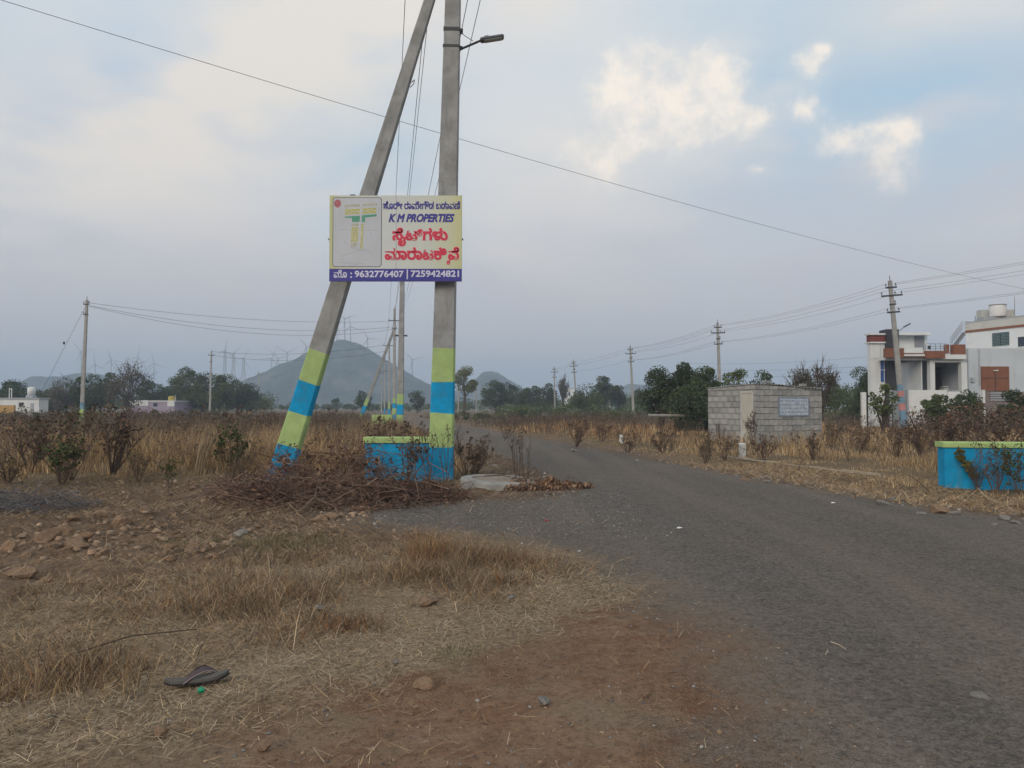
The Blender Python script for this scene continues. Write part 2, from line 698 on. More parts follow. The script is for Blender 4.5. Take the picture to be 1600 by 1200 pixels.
NG = 350
u = np.linspace(-1, 1, NG)
gx = 2400 * np.sinh(8.0 * u) / math.sinh(8.0)
gy = gx + 5.0 * np.exp(-(gx / 400) ** 2)
XX, YY = np.meshgrid(gx, gy)
xf, yf = XX.ravel(), YY.ravel()
sdf = road_sd(xf, yf)
zf = gz(xf, yf, sdf)
gm = bpy.data.materials.new('dry_earth')
ground_nodes(gm, False)
gme = np_mesh('ground', np.stack([xf, yf, zf], -1), grid_tris(NG, NG), gm, smooth=True)
put_zone(gme, xf, yf, sdf)
tag(link('ground', gme), kind='structure')

ys = np.concatenate([np.arange(-5.9, 16, 0.11), 16 * (200 / 16) ** np.linspace(0, 1, 70)])
us = np.arange(-3.6, 23.8, 0.13)
UU, YR = np.meshgrid(us, ys)
XR = UU - 0.2 * np.maximum(0, YR - 12)
xr, yr = XR.ravel(), YR.ravel()
sdr = road_sd(xr, yr)
zr = np.where(sdr > -0.12, 0.014, 0.014 - (-sdr - 0.12) * 0.035) + (fbm(xr * 0.8, yr * 0.8, 40) - 0.5) * 0.02 * np.clip(sdr, 0, 1)
T = grid_tris(len(us), len(ys))
T = T[(sdr[T] > -1.35).any(1)]
used = np.unique(T)
rem = np.zeros(len(xr), int)
rem[used] = np.arange(len(used))
xr, yr, zr, sdr = xr[used], yr[used], zr[used], sdr[used]
rm = bpy.data.materials.new('worn_asphalt')
ground_nodes(rm, True)
rme = np_mesh('road', np.stack([xr, yr, zr], -1), rem[T], rm, smooth=True)
put_zone(rme, xr, yr, sdr)
a = rme.attributes.new('edge', 'FLOAT', 'POINT')
a.data.foreach_set('value', sdr.astype(np.float32))
tag(link('road', rme), kind='structure')


# ------------------------------------------------------------------ hills
def hill(prof, Y, depth, seed, label=None):
    """rounded hill whose skyline runs through the given points, at its true distance"""
    px = np.array([p[0] for p in prof], float)
    pz = np.array([Z(p[1], Y) for p in prof])
    xs = (px - 800) / FPX * Y
    nx, ny = 190, 80
    gx = np.linspace(xs[0], xs[-1], nx)
    top = np.interp(gx, xs, pz)
    k = np.ones(5) / 5
    top = np.convolve(np.pad(top, 2, mode='edge'), k, 'valid')
    top[0] = top[-1] = -2
    v = np.linspace(-1, 1, ny)
    A, B = np.meshgrid(gx, v)
    c = np.cos(B * math.pi / 2) ** 1.3
    n = fbm(A / 40, B * depth / 40, seed) - 0.5
    n2 = fbm(A / 9, B * depth / 9, seed + 3) - 0.5
    H = np.tile(top, (ny, 1))
    z = H * np.clip(c + n * 0.28 * (1 - c) * 2 * (c > 0.02), 0, 1.0) + n2 * 6 * (c > 0.02) * (H > 4)
    z = np.where(c < 0.02, -3, z)
    m = mat('hill_scrub', (0.034, 0.048, 0.034), 0.75, 0.07, 0.95, 0.05, stain=((0.12, 0.11, 0.085), 0.03, 0.50, 0.64))
    me = np_mesh('hill', np.stack([A.ravel(), (Y + B * depth).ravel(), z.ravel()], -1), grid_tris(nx, ny), m, smooth=True)
    return tag(link('hill', me), kind='structure')


KH = 0.55          # the hills stand about a kilometre off
HY = 1500.0 * KH
hill([(350, 622), (372, 612), (400, 592), (440, 573), (465, 563), (490, 547), (512, 539), (528, 533), (546, 533), (562, 539), (582, 551), (606, 565),
      (640, 585), (672, 601), (705, 614), (730, 624)], HY, 260 * KH, 1)
hill([(690, 626), (735, 600), (752, 584), (767, 579), (782, 584), (800, 597), (822, 610), (860, 626)], 1750 * KH, 240 * KH, 5)
hill([(900, 628), (955, 612), (985, 600), (1010, 603), (1040, 612), (1090, 628)], 1900 * KH, 220 * KH, 9)
hill([(20, 622), (45, 600), (62, 590), (84, 588), (98, 598), (112, 592), (124, 584), (140, 583), (160, 590), (200, 596), (236, 600), (262, 618), (300, 628)], 1700 * KH, 260 * KH, 13)


# ------------------------------------------------------------------ plants
def blades(x, y, z, h, w, bend, colr, jit=0.35, seg=2, direc=None):
    n = len(x)
    a = rng.uniform(0, 2 * np.pi, n) if direc is None else direc
    f = rng.uniform(0, 2 * np.pi, n)
    wx, wy = np.cos(f) * w / 2, np.sin(f) * w / 2
    lx, ly = np.cos(a) * bend * h, np.sin(a) * bend * h
    b = np.stack([x, y, z], -1)
    off = np.stack([wx, wy, np.zeros(n)], -1)
    up = np.sqrt(np.clip(1 - np.minimum(bend, 1.0) ** 2, 0.02, 1)) * h
    mid = b + np.stack([lx * 0.38, ly * 0.38, up * 0.60], -1)
    tip = b + np.stack([lx, ly, up], -1)
    if seg == 1:
        V = np.stack([b - off, b + off, tip + off * 0.6, tip - off * 0.6], 1).reshape(-1, 3)
        k = np.arange(n)[:, None] * 4
        Tt = np.concatenate([k + np.array([0, 1, 2]), k + np.array([0, 2, 3])])
        return V, Tt, np.repeat(colr * (1 + rng.uniform(-jit, jit, (n, 1))), 4, 0)
    V = np.stack([b - off, b + off, mid - off * 0.75, mid + off * 0.75, tip], 1).reshape(-1, 3)
    k = np.arange(n)[:, None] * 5
    Tt = np.concatenate([k + np.array([0, 1, 3]), k + np.array([0, 3, 2]), k + np.array([2, 3, 4])])
    c = colr * (1 + rng.uniform(-jit, jit, (n, 1)))
    return V, Tt, np.repeat(c, 5, 0)


def pick(cols, n):
    cols = np.array(cols)
    return cols[rng.integers(0, len(cols), n)]


class Acc:
    def __init__(s):
        s.V, s.T, s.C, s.n = [], [], [], 0

    def add(s, V, T, C):
        s.V.append(V)
        s.T.append(T + s.n)
        s.C.append(C)
        s.n += len(V)

    def build(s, name, m):
        return np_mesh(name, np.concatenate(s.V), np.concatenate(s.T), m, np.concatenate(s.C))


LEAFM = mat('plant', (1, 1, 1), 0.12, 3.0, 0.9, 0.12, attr='col')
GOLD = [(0.34, 0.225, 0.115), (0.26, 0.165, 0.085), (0.40, 0.285, 0.155), (0.24, 0.14, 0.072), (0.17, 0.11, 0.065)]
STRAW = [(0.36, 0.272, 0.170), (0.27, 0.195, 0.122), (0.46, 0.36, 0.235), (0.19, 0.130, 0.082), (0.13, 0.09, 0.062)]
BROWN = [(0.125, 0.088, 0.064), (0.10, 0.070, 0.053), (0.165, 0.118, 0.082), (0.078, 0.058, 0.047)]
GOLD2 = [(0.48, 0.335, 0.175), (0.42, 0.285, 0.145), (0.55, 0.41, 0.24), (0.31, 0.21, 0.115), (0.38, 0.24, 0.12)]
RUST = [(0.33, 0.16, 0.06), (0.28, 0.13, 0.055)]
GREEN = [(0.055, 0.075, 0.028), (0.075, 0.095, 0.035), (0.045, 0.062, 0.025), (0.09, 0.10, 0.04)]


def uniform_in(n, x0, x1, y0, y1):
    return rng.uniform(x0, x1, n), rng.uniform(y0, y1, n)


KEEP_OUT = []     # (x, y, radius) where something stands


def clear(x, y):
    ok = np.ones(len(x), bool)
    for cx, cy, r in KEEP_OUT:
        ok &= (x - cx) ** 2 + (y - cy) ** 2 > r * r
    return ok


# ------------------------------------------------------------------ poles
CONC = mat('pole_concrete', (0.30, 0.30, 0.292), 0.16, 5, 0.9, 0.2, bump=0.35, bscale=45, stain=((0.19, 0.188, 0.18), 2.2, 0.5, 0.75), streak=((0.17, 0.165, 0.155), 9, 0.52, 0.8))
CONCL = mat('far_pole_concrete', (0.33, 0.32, 0.30), 0.12, 4, 0.9, 0.2, stain=((0.20, 0.19, 0.175), 1.6, 0.5, 0.78))
BLUEP = mat('blue_paint', (0.012, 0.285, 0.53), 0.18, 5, 0.9, 0.12, bump=0.22, bscale=35, stain=((0.06, 0.22, 0.34), 3.2, 0.52, 0.78), chips=((0.26, 0.27, 0.26), 9, 0.66, 0.70), streak=((0.10, 0.22, 0.30), 7, 0.56, 0.85))
LIMEP = mat('lime_paint', (0.36, 0.48, 0.19), 0.14, 5, 0.9, 0.12, bump=0.22, bscale=35, stain=((0.30, 0.36, 0.19), 3.0, 0.52, 0.8), chips=((0.30, 0.31, 0.26), 9, 0.66, 0.70), streak=((0.33, 0.36, 0.22), 7, 0.56, 0.85))
STEEL = mat('dark_steel', (0.055, 0.055, 0.06), 0.2, 20, 0.55, 0.4, metal=0.3)
GALV = mat('galvanised_steel', (0.22, 0.23, 0.24), 0.2, 15, 0.5, 0.4, metal=0.4)
WIREM = mat('wire_metal', (0.035, 0.035, 0.038), 0.1, 3, 0.6, 0.3)
PORC = mat('insulator_porcelain', (0.07, 0.05, 0.045), 0.1, 10, 0.3, 0.5)
WHITEP = mat('white_paint', (0.68, 0.68, 0.66), 0.06, 2.5, 0.7, 0.3, bump=0.08, bscale=20, stain=((0.50, 0.49, 0.46), 0.9, 0.55, 0.8))


def sect(mb, z0, z1, f, cz=True):
    """one length of a tapering rectangular shaft; f(z) -> (half width, half depth)"""
    ring = []
    for z in (z0, z1):
        a, b = f(z)
        c = 0.12 * a
        jr = random.Random(round(z * 1000))
        amp = 0.018 if 0.2 < z < 4.9 else 0.0
        wav = [jr.uniform(-amp, amp) for _ in range(8)]
        ring.append([(a - c, -b, z), (a, -b + c, z), (a, b - c, z), (a - c, b, z), (-a + c, b, z), (-a, b - c, z), (-a, -b + c, z), (-a + c, -b, z)])
        ring[-1] = [(p[0], p[1], p[2] + wv) for p, wv in zip(ring[-1], wav)]
    k = len(mb.v)
    mb.v.extend(ring[0] + ring[1])
    for q in range(8):
        mb.f.append((k + q, k + (q + 1) % 8, k + 8 + (q + 1) % 8, k + 8 + q))
    if cz:
        mb.f.append(tuple(k + 8 + q for q in range(8)))
    return mb


def shaft(root, length, w0, w1, dep, bands, m, z_start=-0.3):
    """bands: [(z0, z1, material)] painted lengths at the foot, butted end to end; bare shaft above"""
    def f(z):
        t = max(z, 0) / length
        w = w0 + (w1 - w0) * t
        return w / 2, w * dep / 2
    top = z_start
    for z0, z1, bm in bands:
        sect(MB(), z0, z1, f, False).build('paint_band', bm, root)
        top = z1
    sect(MB(), top, length, f).build('shaft', m, root)


def cross_arm(root, z, half, pins, y=0.0, th=0.035, pinh=0.12, x=0.0):
    mb = MB().box(x - half, x + half, y - 0.05 - th, y - 0.05, z - th, z + th)
    a = mb.build('cross_arm', STEEL, root)
    for p in pins:
        q = MB()
        q.tube([(p, y - 0.05, z + th), (p, y - 0.05, z + th + pinh * 0.5)], 0.012, 5)
        q.lathe([(0.0, 0.0), (0.045, 0.005), (0.05, 0.03), (0.03, 0.05), (0.04, 0.07), (0.025, 0.10), (0, 0.105)], 8, (p, y - 0.05, z + th + pinh * 0.45))
        q.build('insulator', PORC, a)
    return a


def tilt(o, top_from_base):
    d = Vector(top_from_base).normalized()
    o.rotation_mode = 'QUATERNION'
    o.rotation_quaternion = Vector((0, 0, 1)).rotation_difference(d)


def wire(pa, pb, sag, r, label, group=None, n=22, name='overhead_wire'):
    pa, pb = Vector(pa), Vector(pb)
    pts = []
    for i in range(n + 1):
        t = i / n
        p = pa.lerp(pb, t) - pa
        p.z -= sag * 4 * t * (1 - t)
        pts.append(p)
    o = MB().tube(pts, r, 5).build(name, WIREM, None, pa)
    return tag(o, label, 'wire', group)


# --- the near pole and its strut
YM = 13.3
pm = foot(689, YM)
main = empty('utility_pole', pm)
MLEN = 10.2
MTOP = Vector((0.023 * MLEN, 0, MLEN))
b_ = lambda py: (Z(py, YM) - pm.z)
shaft(main, MLEN, 0.425, 0.235, 0.62, [(-0.3, b_(697), BLUEP), (b_(697), b_(646), LIMEP), (b_(646), b_(597), BLUEP), (b_(597), b_(545), LIMEP)], CONC)
for zc, hgt in ((b_(40), 0.03), (b_(67), 0.02)):
    w = (0.425 + (0.235 - 0.425) * zc / MLEN) / 2 + 0.008
    MB().box(-w, w, -w * 0.66, w * 0.66, zc - hgt, zc + hgt).build('clamp', STEEL, main)
    MB().box(w, w + 0.04, -0.02, 0.02, zc - hgt * 1.4, zc + hgt * 1.4).build('clamp_bolt', STEEL, main)
cross_arm(main, 9.75, 0.85, (-0.8, -0.28, 0.8))
cross_arm(main, 9.1, 0.5, (-0.4, 0.42))
tilt(main, MTOP)
tag(main, 'thick grey concrete pole with blue and lime painted foot beside the road', 'pole')
KEEP_OUT.append((pm.x, pm.y, 0.3))


def main_pt(x, z):
    t = z / MLEN
    return pm + Vector((x + MTOP.x * t, -0.1, z))


sb = foot(437, YM + 0.25)
stop_ = at(684, -40, YM + 0.22)
sv = stop_ - sb
strut = empty('strut_pole', sb)
SL = sv.length
k_ = SL / sv.z
s_ = lambda py: (Z(py, YM + 0.25) - sb.z) * k_
shaft(strut, SL, 0.40, 0.165, 0.7, [(-0.3, s_(697), BLUEP), (s_(697), s_(646), LIMEP), (s_(646), s_(598), BLUEP), (s_(598), s_(549), LIMEP)], CONC)
MB().tube([(0.14, -0.05, s_(122)), (0.19, -0.09, s_(118)), (0.2, -0.09, s_(124)), (0.15, -0.06, s_(130))], 0.008, 5).build('lifting_hook', STEEL, strut)
tilt(strut, sv)
tag(strut, 'leaning concrete strut pole with blue and lime painted foot behind the sign', 'pole')

# street lamp on the near pole
lz = Z(68, YM)
lp = Vector((X(718, YM), YM, lz))
lamp = empty('street_lamp', lp)
e1 = at(752, 63, YM - 0.1) - lp
MB().tube([(-0.05, -0.02, -0.035), (0.02, -0.02, -0.02), e1], 0.021, 8).build('bracket_arm', STEEL, lamp)
hd = MB()
hd.bbox(-0.02, 0.40, -0.075, 0.075, -0.028, 0.03, 0.02)
hdo = hd.build('lamp_head', mat('lamp_housing', (0.10, 0.105, 0.115), 0.1, 10, 0.5, 0.4), lamp, e1)
hdo.rotation_euler = (0, R(-9), 0)
MB().bbox(0.05, 0.36, -0.06, 0.06, -0.035, -0.024, 0.004).build('lens', mat('lamp_lens', (0.42, 0.43, 0.43), 0.05, 5, 0.2, 0.5), hdo)
MB().bbox(0.06, 0.14, -0.03, 0.03, 0.03, 0.06, 0.008).build('driver_box', STEEL, hdo)
MB().tube([at(718, 50, YM) - lp, at(728, 57, YM - 0.05) - lp, at(739, 64, YM - 0.09) - lp], 0.006, 5).build('supply_cable', WIREM, lamp)
tag(lamp, 'dark street lamp head on a short arm high on the concrete pole', 'lamp')

# ------------------------------------------------------------------ the sign
YS = 13.0
SW, SH = X(721, YS) - X(513, YS), Z(303, YS) - Z(438.5, YS)
sign = empty('sign_board', (X(513, YS), YS, Z(438.5, YS)))


def sgx(px):
    return (px - 513) / 208 * SW


def sgz(py):
    return (438.5 - py) / 135.5 * SH


sm_ = bpy.data.materials.new('sign_print')
sm_.use_nodes = True
N, L = sm_.node_tree.nodes, sm_.node_tree.links
tcx = N.new('ShaderNodeTexCoord')
sx_ = N.new('ShaderNodeSeparateXYZ')
L.new(tcx.outputs['Object'], sx_.inputs[0])
dv = N.new('ShaderNodeMath')
dv.operation = 'DIVIDE'
dv.inputs[1].default_value = SW
L.new(sx_.outputs[0], dv.inputs[0])
cr = N.new('ShaderNodeValToRGB')
cr.color_ramp.interpolation = 'EASE'
el = cr.color_ramp.elements
el[0].position, el[0].color = 0.0, (0.47, 0.49, 0.25, 1)
el[1].position, el[1].color = 1.0, (0.52, 0.52, 0.27, 1)
for p, c in ((0.10, (0.56, 0.57, 0.44, 1)), (0.45, (0.56, 0.59, 0.57, 1)), (0.72, (0.56, 0.58, 0.52, 1)), (0.88, (0.54, 0.56, 0.40, 1))):
    e = el.new(p)
    e.color = c
L.new(dv.outputs[0], cr.inputs[0])
pb_ = N['Principled BSDF']
pb_.inputs['Roughness'].default_value = 0.5
L.new(cr.outputs[0], pb_.inputs['Base Color'])
flat = lambda n, c, r=0.5: mat(n, c, 0.05, 4, r, 0.3)
MB().box(0, SW, 0.0, 0.004, sgz(419), SH).build('printed_sheet', sm_, sign)
NAVY = flat('navy_print', (0.052, 0.048, 0.27))
MB().box(0, SW, 0.0, 0.004, 0, sgz(419)).build('phone_band', NAVY, sign)
fr = MB()
for x0, x1, z0, z1 in ((0.0, SW, 0.0, 0.03), (0.0, SW, SH - 0.03, SH), (0.0, 0.03, 0.031, SH - 0.031), (SW - 0.03, SW, 0.031, SH - 0.031),
                       (SW / 2 - 0.015, SW / 2 + 0.015, 0.031, SH - 0.031)):
    fr.box(x0 - 0.002, x1 + 0.002, 0.006, 0.036, z0 - 0.002, z1 + 0.002)
fr.build('back_frame', GALV, sign)
for sx, pz in ((-0.012, 372), (SW + 0.012, 372)):
    MB().tube([(sx, 0.0, sgz(pz)), (sx, 0.05, sgz(pz))], 0.014, 6).build('bolt', STEEL, sign)
MB().box(sgx(545), sgx(553), 0.0, 0.03, SH + 0.001, SH + 0.018).build('bracket', STEEL, sign)
MB().box(sgx(617.6), sgx(618.4), -0.0015, 0.0, sgz(419), SH - 0.01).build('sheet_seam', flat('seam_grey', (0.36, 0.38, 0.36)), sign)


def text_geo(body, bold, shear=0.0, size=1.0):
    cu = bpy.data.curves.new('lettering', 'FONT')
    cu.body = body
    cu.size = size
    cu.shear = shear
    cu.resolution_u = 4
    cu.bevel_depth = bold
    cu.bevel_resolution = 1
    o = bpy.data.objects.new('lettering', cu)
    COL.objects.link(o)
    bpy.context.view_layer.update()
    dg = bpy.context.evaluated_depsgraph_get()
    me = bpy.data.meshes.new_from_object(o.evaluated_get(dg))
    V = np.empty(len(me.vertices) * 3, np.float32)
    me.vertices.foreach_get('co', V)
    V = V.reshape(-1, 3)
    F = [tuple(p.vertices) for p in me.polygons]
    bpy.data.objects.remove(o)
    bpy.data.curves.remove(cu)
    bpy.data.meshes.remove(me)
    return V, F


def letter(chunks, box, m, bold, front=0.004, shear=0.0, name='lettering', grow=0.0):
    """chunks: [(text, scale, dx, dy)] set one after the other, then fitted to the photograph's box (x0, x1, y0, y1)"""
    Vs, Fs, n, cur = [], [], 0, 0.0
    base = []
    for body, s, ddx, ddy in chunks:
        V0, _ = text_geo(body, 0.0, shear)
        V, F = text_geo(body, bold + grow, shear)
        off = np.array([cur + ddx, ddy, 0], np.float32)
        V = V * s + off
        base.append(V0 * s + off)
        if s == 1.0:
            cur = base[-1][:, 0].max() + 0.05
        Fs += [tuple(i + n for i in f) for f in F]
        Vs.append(V)
        n += len(V)
    V, B = np.concatenate(Vs), np.concatenate(base)
    x0, x1, y0, y1 = sgx(box[0]), sgx(box[1]), sgz(box[3]), sgz(box[2])
    kx = (x1 - x0) / (np.ptp(B[:, 0]) + 2 * bold)
    kz = (y1 - y0) / (np.ptp(B[:, 1]) + 2 * bold)
    zz = V[:, 2]
    zz = (zz - zz.min()) / max(np.ptp(zz), 1e-6)
    out = np.stack([x0 + (V[:, 0] - B[:, 0].min() + bold) * kx, -front * (0.35 + 0.65 * zz), y0 + (V[:, 1] - B[:, 1].min() + bold) * kz], -1)
    mb = MB()
    mb.v, mb.f = [tuple(p) for p in out], Fs
    return mb.build(name, m, sign)


RED = flat('red_print', (0.60, 0.035, 0.075))
PINK = flat('pale_outline_print', (0.66, 0.42, 0.43))
LILAC = flat('lilac_print', (0.60, 0.60, 0.74))
letter([('ಹೊರೀ ರಾಮೇಗೌಡ ಬಡಾವಣೆ', 1.0, 0, 0)], (597, 718.5, 312, 325), NAVY, 0.034)
letter([('K M PROPERTIES', 1.0, 0, 0)], (606, 709.5, 332, 345.5), NAVY, 0.05, shear=0.28)
L3 = [('ಸೈಟ್', 1.0, 0, 0), ('ಗಳು', 1.0, 0, 0)]
L4 = [('ಮಾರಾಟ', 1.0, 0, 0), ('ಕಿ', 1.0, 0, 0), ('ಕ', 0.42, 0.0, -0.36), ('ವೆ', 1.0, 0.09, 0)]
for mm, gr, fr_ in ((PINK, 0.03, 0.003), (RED, 0.0, 0.006)):
    letter(L3, (612, 699, 354, 383.5), mm, 0.04, fr_, grow=gr)
    letter(L4, (600, 717, 384.5, 413), mm, 0.04, fr_, grow=gr)
letter([('ಮೊ', 1.0, 0, 0)], (520, 541, 420.5, 433.5), LILAC, 0.03)
for yd in (426.3, 432):
    MB().lathe([(0, 0), (sgx(514.5), 0.0), (sgx(514.3), 0.003), (0, 0.0035)], 12).build('colon_dot', LILAC, sign, (sgx(547.5), 0, sgz(yd))).rotation_euler = (R(90), 0, 0)
letter([('9632776407', 1.0, 0, 0)], (553, 630, 422, 432.5), LILAC, 0.03)
letter([('|', 1.0, 0, 0)], (634.7, 636.7, 420, 435.5), LILAC, 0.02)
letter([('7259424821', 1.0, 0, 0)], (641, 717, 421.5, 432), LILAC, 0.03)


def plate(pts, y, m, name):
    mb = MB()
    n = len(pts)
    mb.v = [(sgx(p[0]), y, sgz(p[1])) for p in pts] + [(sgx(p[0]), y + 0.0008, sgz(p[1])) for p in pts]
    mb.f = [tuple(range(n)), tuple(range(2 * n - 1, n - 1, -1))] + [(i, i + n, (i + 1) % n + n, (i + 1) % n) for i in range(n)]
    return mb.build(name, m, sign)


def rrect(x0, x1, y0, y1, r):
    pts = []
    for cx, cy, a0 in ((x1 - r, y0 + r, -90), (x1 - r, y1 - r, 0), (x0 + r, y1 - r, 90), (x0 + r, y0 + r, 180)):
        for q in range(6):
            t = R(a0 + 18 * q)
            pts.append((cx + r * math.cos(t), cy + r * math.sin(t)))
    return pts


plate(rrect(518.0, 595.2, 306, 416.2, 5), -0.0012, flat('map_border_print', (0.05, 0.05, 0.06)), 'map_border')
plate(rrect(518.9, 594.3, 306.9, 415.3, 4.4), -0.0024, mat('map_sheet_print', (0.50, 0.52, 0.56), 0.08, 1.5, 0.5, 0.3), 'map_sheet')
YEL = mat('plot_yellow_print', (0.48, 0.46, 0.12), 0.35, 30, 0.5, 0.3)
PALEY = mat('plot_pale_print', (0.42, 0.41, 0.30), 0.4, 34, 0.5, 0.3)
GRN = flat('park_green_print', (0.09, 0.31, 0.21))


def cells(x0, x1, y0, y1, nx, ny, sk, m):
    mb = MB()
    for i in range(nx):
        for j in range(ny):
            a0, a1 = x0 + (x1 - x0) * (i + 0.08) / nx, x0 + (x1 - x0) * (i + 0.92) / nx
            c0, c1 = y0 + (y1 - y0) * (j + 0.1) / ny, y0 + (y1 - y0) * (j + 0.9) / ny
            s0, s1 = sk * (a0 - 537), sk * (a1 - 537)
            lean = -0.04
            f = lambda a, c, s: (sgx(a + lean * (c - 317)), -0.0034, sgz(c + s))
            mb.add([f(a0, c0, s0), f(a1, c0, s1), f(a1, c1, s1), f(a0, c1, s0)], [(3, 2, 1, 0)])
    return mb.build('map_plots', m, sign)


cells(537, 561, 318, 322, 9, 1, -0.06, PALEY)
cells(565, 588, 318, 322, 8, 1, -0.06, PALEY)
cells(537.5, 561, 324.5, 334, 7, 2, -0.05, YEL)
cells(565, 587, 324.5, 334, 7, 2, -0.05, YEL)
cells(549, 560, 346, 351, 5, 1, 0.05, PALEY)
cells(549, 560, 352, 376, 4, 7, 0.05, YEL)
cells(564, 568, 346, 386, 2, 10, 0.05, YEL)
cells(549, 559, 377, 384, 6, 2, 0.05, PALEY)
FAINT = flat('map_line_print', (0.34, 0.37, 0.42))
for x0, y0, x1, y1 in ((527, 357, 590, 358), (530, 400, 566, 388), (528, 408, 560, 413), (566, 386, 580, 394), (528, 326, 528.6, 333), (578, 361, 578.6, 368), (533, 372, 541, 380), (545, 385, 570, 391), (556, 409, 568, 412), (590, 322, 591, 330), (531, 403, 536, 405)):
    dxx, dyy = x1 - x0, y1 - y0
    ll = math.hypot(dxx, dyy)
    ox, oy = -dyy / ll * 0.28, dxx / ll * 0.28
    plate([(x0 + ox, y0 + oy), (x0 - ox, y0 - oy), (x1 - ox, y1 - oy), (x1 + ox, y1 + oy)], -0.0032, FAINT, 'map_line')
for pts in ([(537, 336.5), (561, 335), (560, 345), (548.5, 345), (548, 338.5), (537, 338.5)], [(564, 334.5), (587, 332.5), (587, 336), (569, 338), (569, 345), (563.5, 345)]):
    plate(pts[::-1], -0.0034, GRN, 'map_park')
plate([(525.5 + 5.5 * math.cos(t / 24 * 2 * math.pi), 315.8 + 6.4 * math.sin(t / 24 * 2 * math.pi)) for t in range(24)], -0.0034, mat('emblem_print', (0.42, 0.13, 0.15), 0.45, 40, 0.5, 0.3), 'emblem')
tag(sign, 'yellow and white property sign with red and blue lettering fixed across two poles', 'sign')

# ------------------------------------------------------------------ the other poles of the roadside line
def far_pole(name, px, Y, top_y, label, w=0.30, lean=0.0, bands=None, arms=(), group=None, m=CONCL, pin=True):
    p = foot(px, Y)
    ztop = Z(top_y, Y) - p.z
    o = empty(name, p)
    bl = []
    z = -0.3
    for zt, bm in (bands or []):
        bl.append((z, zt, bm))
        z = zt
    shaft(o, ztop, w, w * 0.62, 0.7, bl, m)
    for az, half, pins in arms:
        cross_arm(o, az, half, pins, th=0.045, pinh=0.16)
    if pin:
        MB().tube([(0, 0, ztop), (0, 0, ztop + 0.28)], 0.02, 5).build('top_pin', STEEL, o)
    tilt(o, (lean * ztop, 0, ztop))
    tag(o, label, 'pole', group)
    o['h'] = ztop
    return o, p, ztop


FB = [(0.7, BLUEP), (2.0, LIMEP), (3.4, BLUEP), (4.7, LIMEP)]
fbh = lambda Y, p: [(Z(662, Y), BLUEP), (Z(648, Y), LIMEP), (Z(632, Y), BLUEP), (Z(616, Y), LIMEP)]
pB, bB, hB = far_pole('utility_pole', 625, 43, 425, 'second painted pole down the road, thickest of those under the sign', 0.38, 0.012, fbh(43, None), [(5.25, 0.35, ())], pin=False, m=CONC)
pC, bC, hC = far_pole('utility_pole', 616, 79, 482, 'third painted roadside pole, tall with a wide crossarm and a strut', 0.36, 0.0,
                      [(Z(648, 79), BLUEP), (Z(638, 79), LIMEP), (Z(630, 79), BLUEP), (Z(622, 79), LIMEP)],
                      [(10.15, 0.62, (-0.58, 0.0, 0.58)), (9.3, 0.25, (-0.2, 0.2))])
cs = foot(563, 80)
ct = bC + Vector((-0.1, 0.2, 9.2))
st2 = empty('strut_pole', cs)
cv = ct - cs
shaft(st2, cv.length, 0.40, 0.24, 0.7, [(-0.3, 0.6, LIMEP), (0.6, 1.5, BLUEP), (1.5, 2.3, LIMEP)], CONC)
tilt(st2, cv)
tag(st2, 'distant leaning strut pole propping the third painted roadside pole', 'pole')
pD, bD, hD = far_pole('utility_pole', 608, 112, 530, 'fourth roadside pole, thin and half hidden beside the third painted pole', 0.32, 0.0, [(1.0, BLUEP), (2.0, LIMEP)], [(10.2, 0.85, (-0.8, 0.8))])
pE, bE, hE = far_pole('utility_pole', 601, 150, 556, 'fifth roadside pole, between the far strut and the thin pole, two crossarms', 0.32, 0.0, [(1.0, BLUEP)], [(10.2, 0.75, (-0.7, 0.7)), (8.2, 0.85, (-0.8, 0.8))])
pF, bF, hF = far_pole('utility_pole', 596, 190, 572, 'farthest small pole of the roadside line in front of the hill', 0.32, 0.0, None, [(9.6, 0.8, (-0.7, 0.7))])

# wires from the near pole to the third one and on
WG = 'wires of the roadside pole line'
for x1, z1, x2, z2, lab in ((-0.8, 9.95, -0.58, 10.4, 'leftmost wire rising from the far pole past the leaning strut'),
                            (-0.28, 9.95, 0.0, 10.9, 'wire rising behind the sign just left of the thick pole, third from left'),
                            (-0.4, 9.3, -0.2, 9.6, 'wire rising behind the sign, second from left between strut and pole'),
                            (0.42, 9.3, 0.2, 9.6, 'wire rising close along the thick pole, fourth from left'),
                            (0.8, 9.95, 0.58, 10.4, 'rightmost wire, passing behind the street lamp arm')):
    wire(main_pt(x1, z1), bC + Vector((x2, 0, z2)), 0.9, 0.0075, lab, WG)
for q, (x2, zz) in enumerate(((-0.58, 10.4), (0.58, 10.4))):
    wire(bC + Vector((x2, 0, zz)), bD + Vector((x2 * 1.3, 0, 10.4)), 0.5, 0.012, ('left' if q == 0 else 'right') + ' wire between the third and fourth roadside poles', WG)

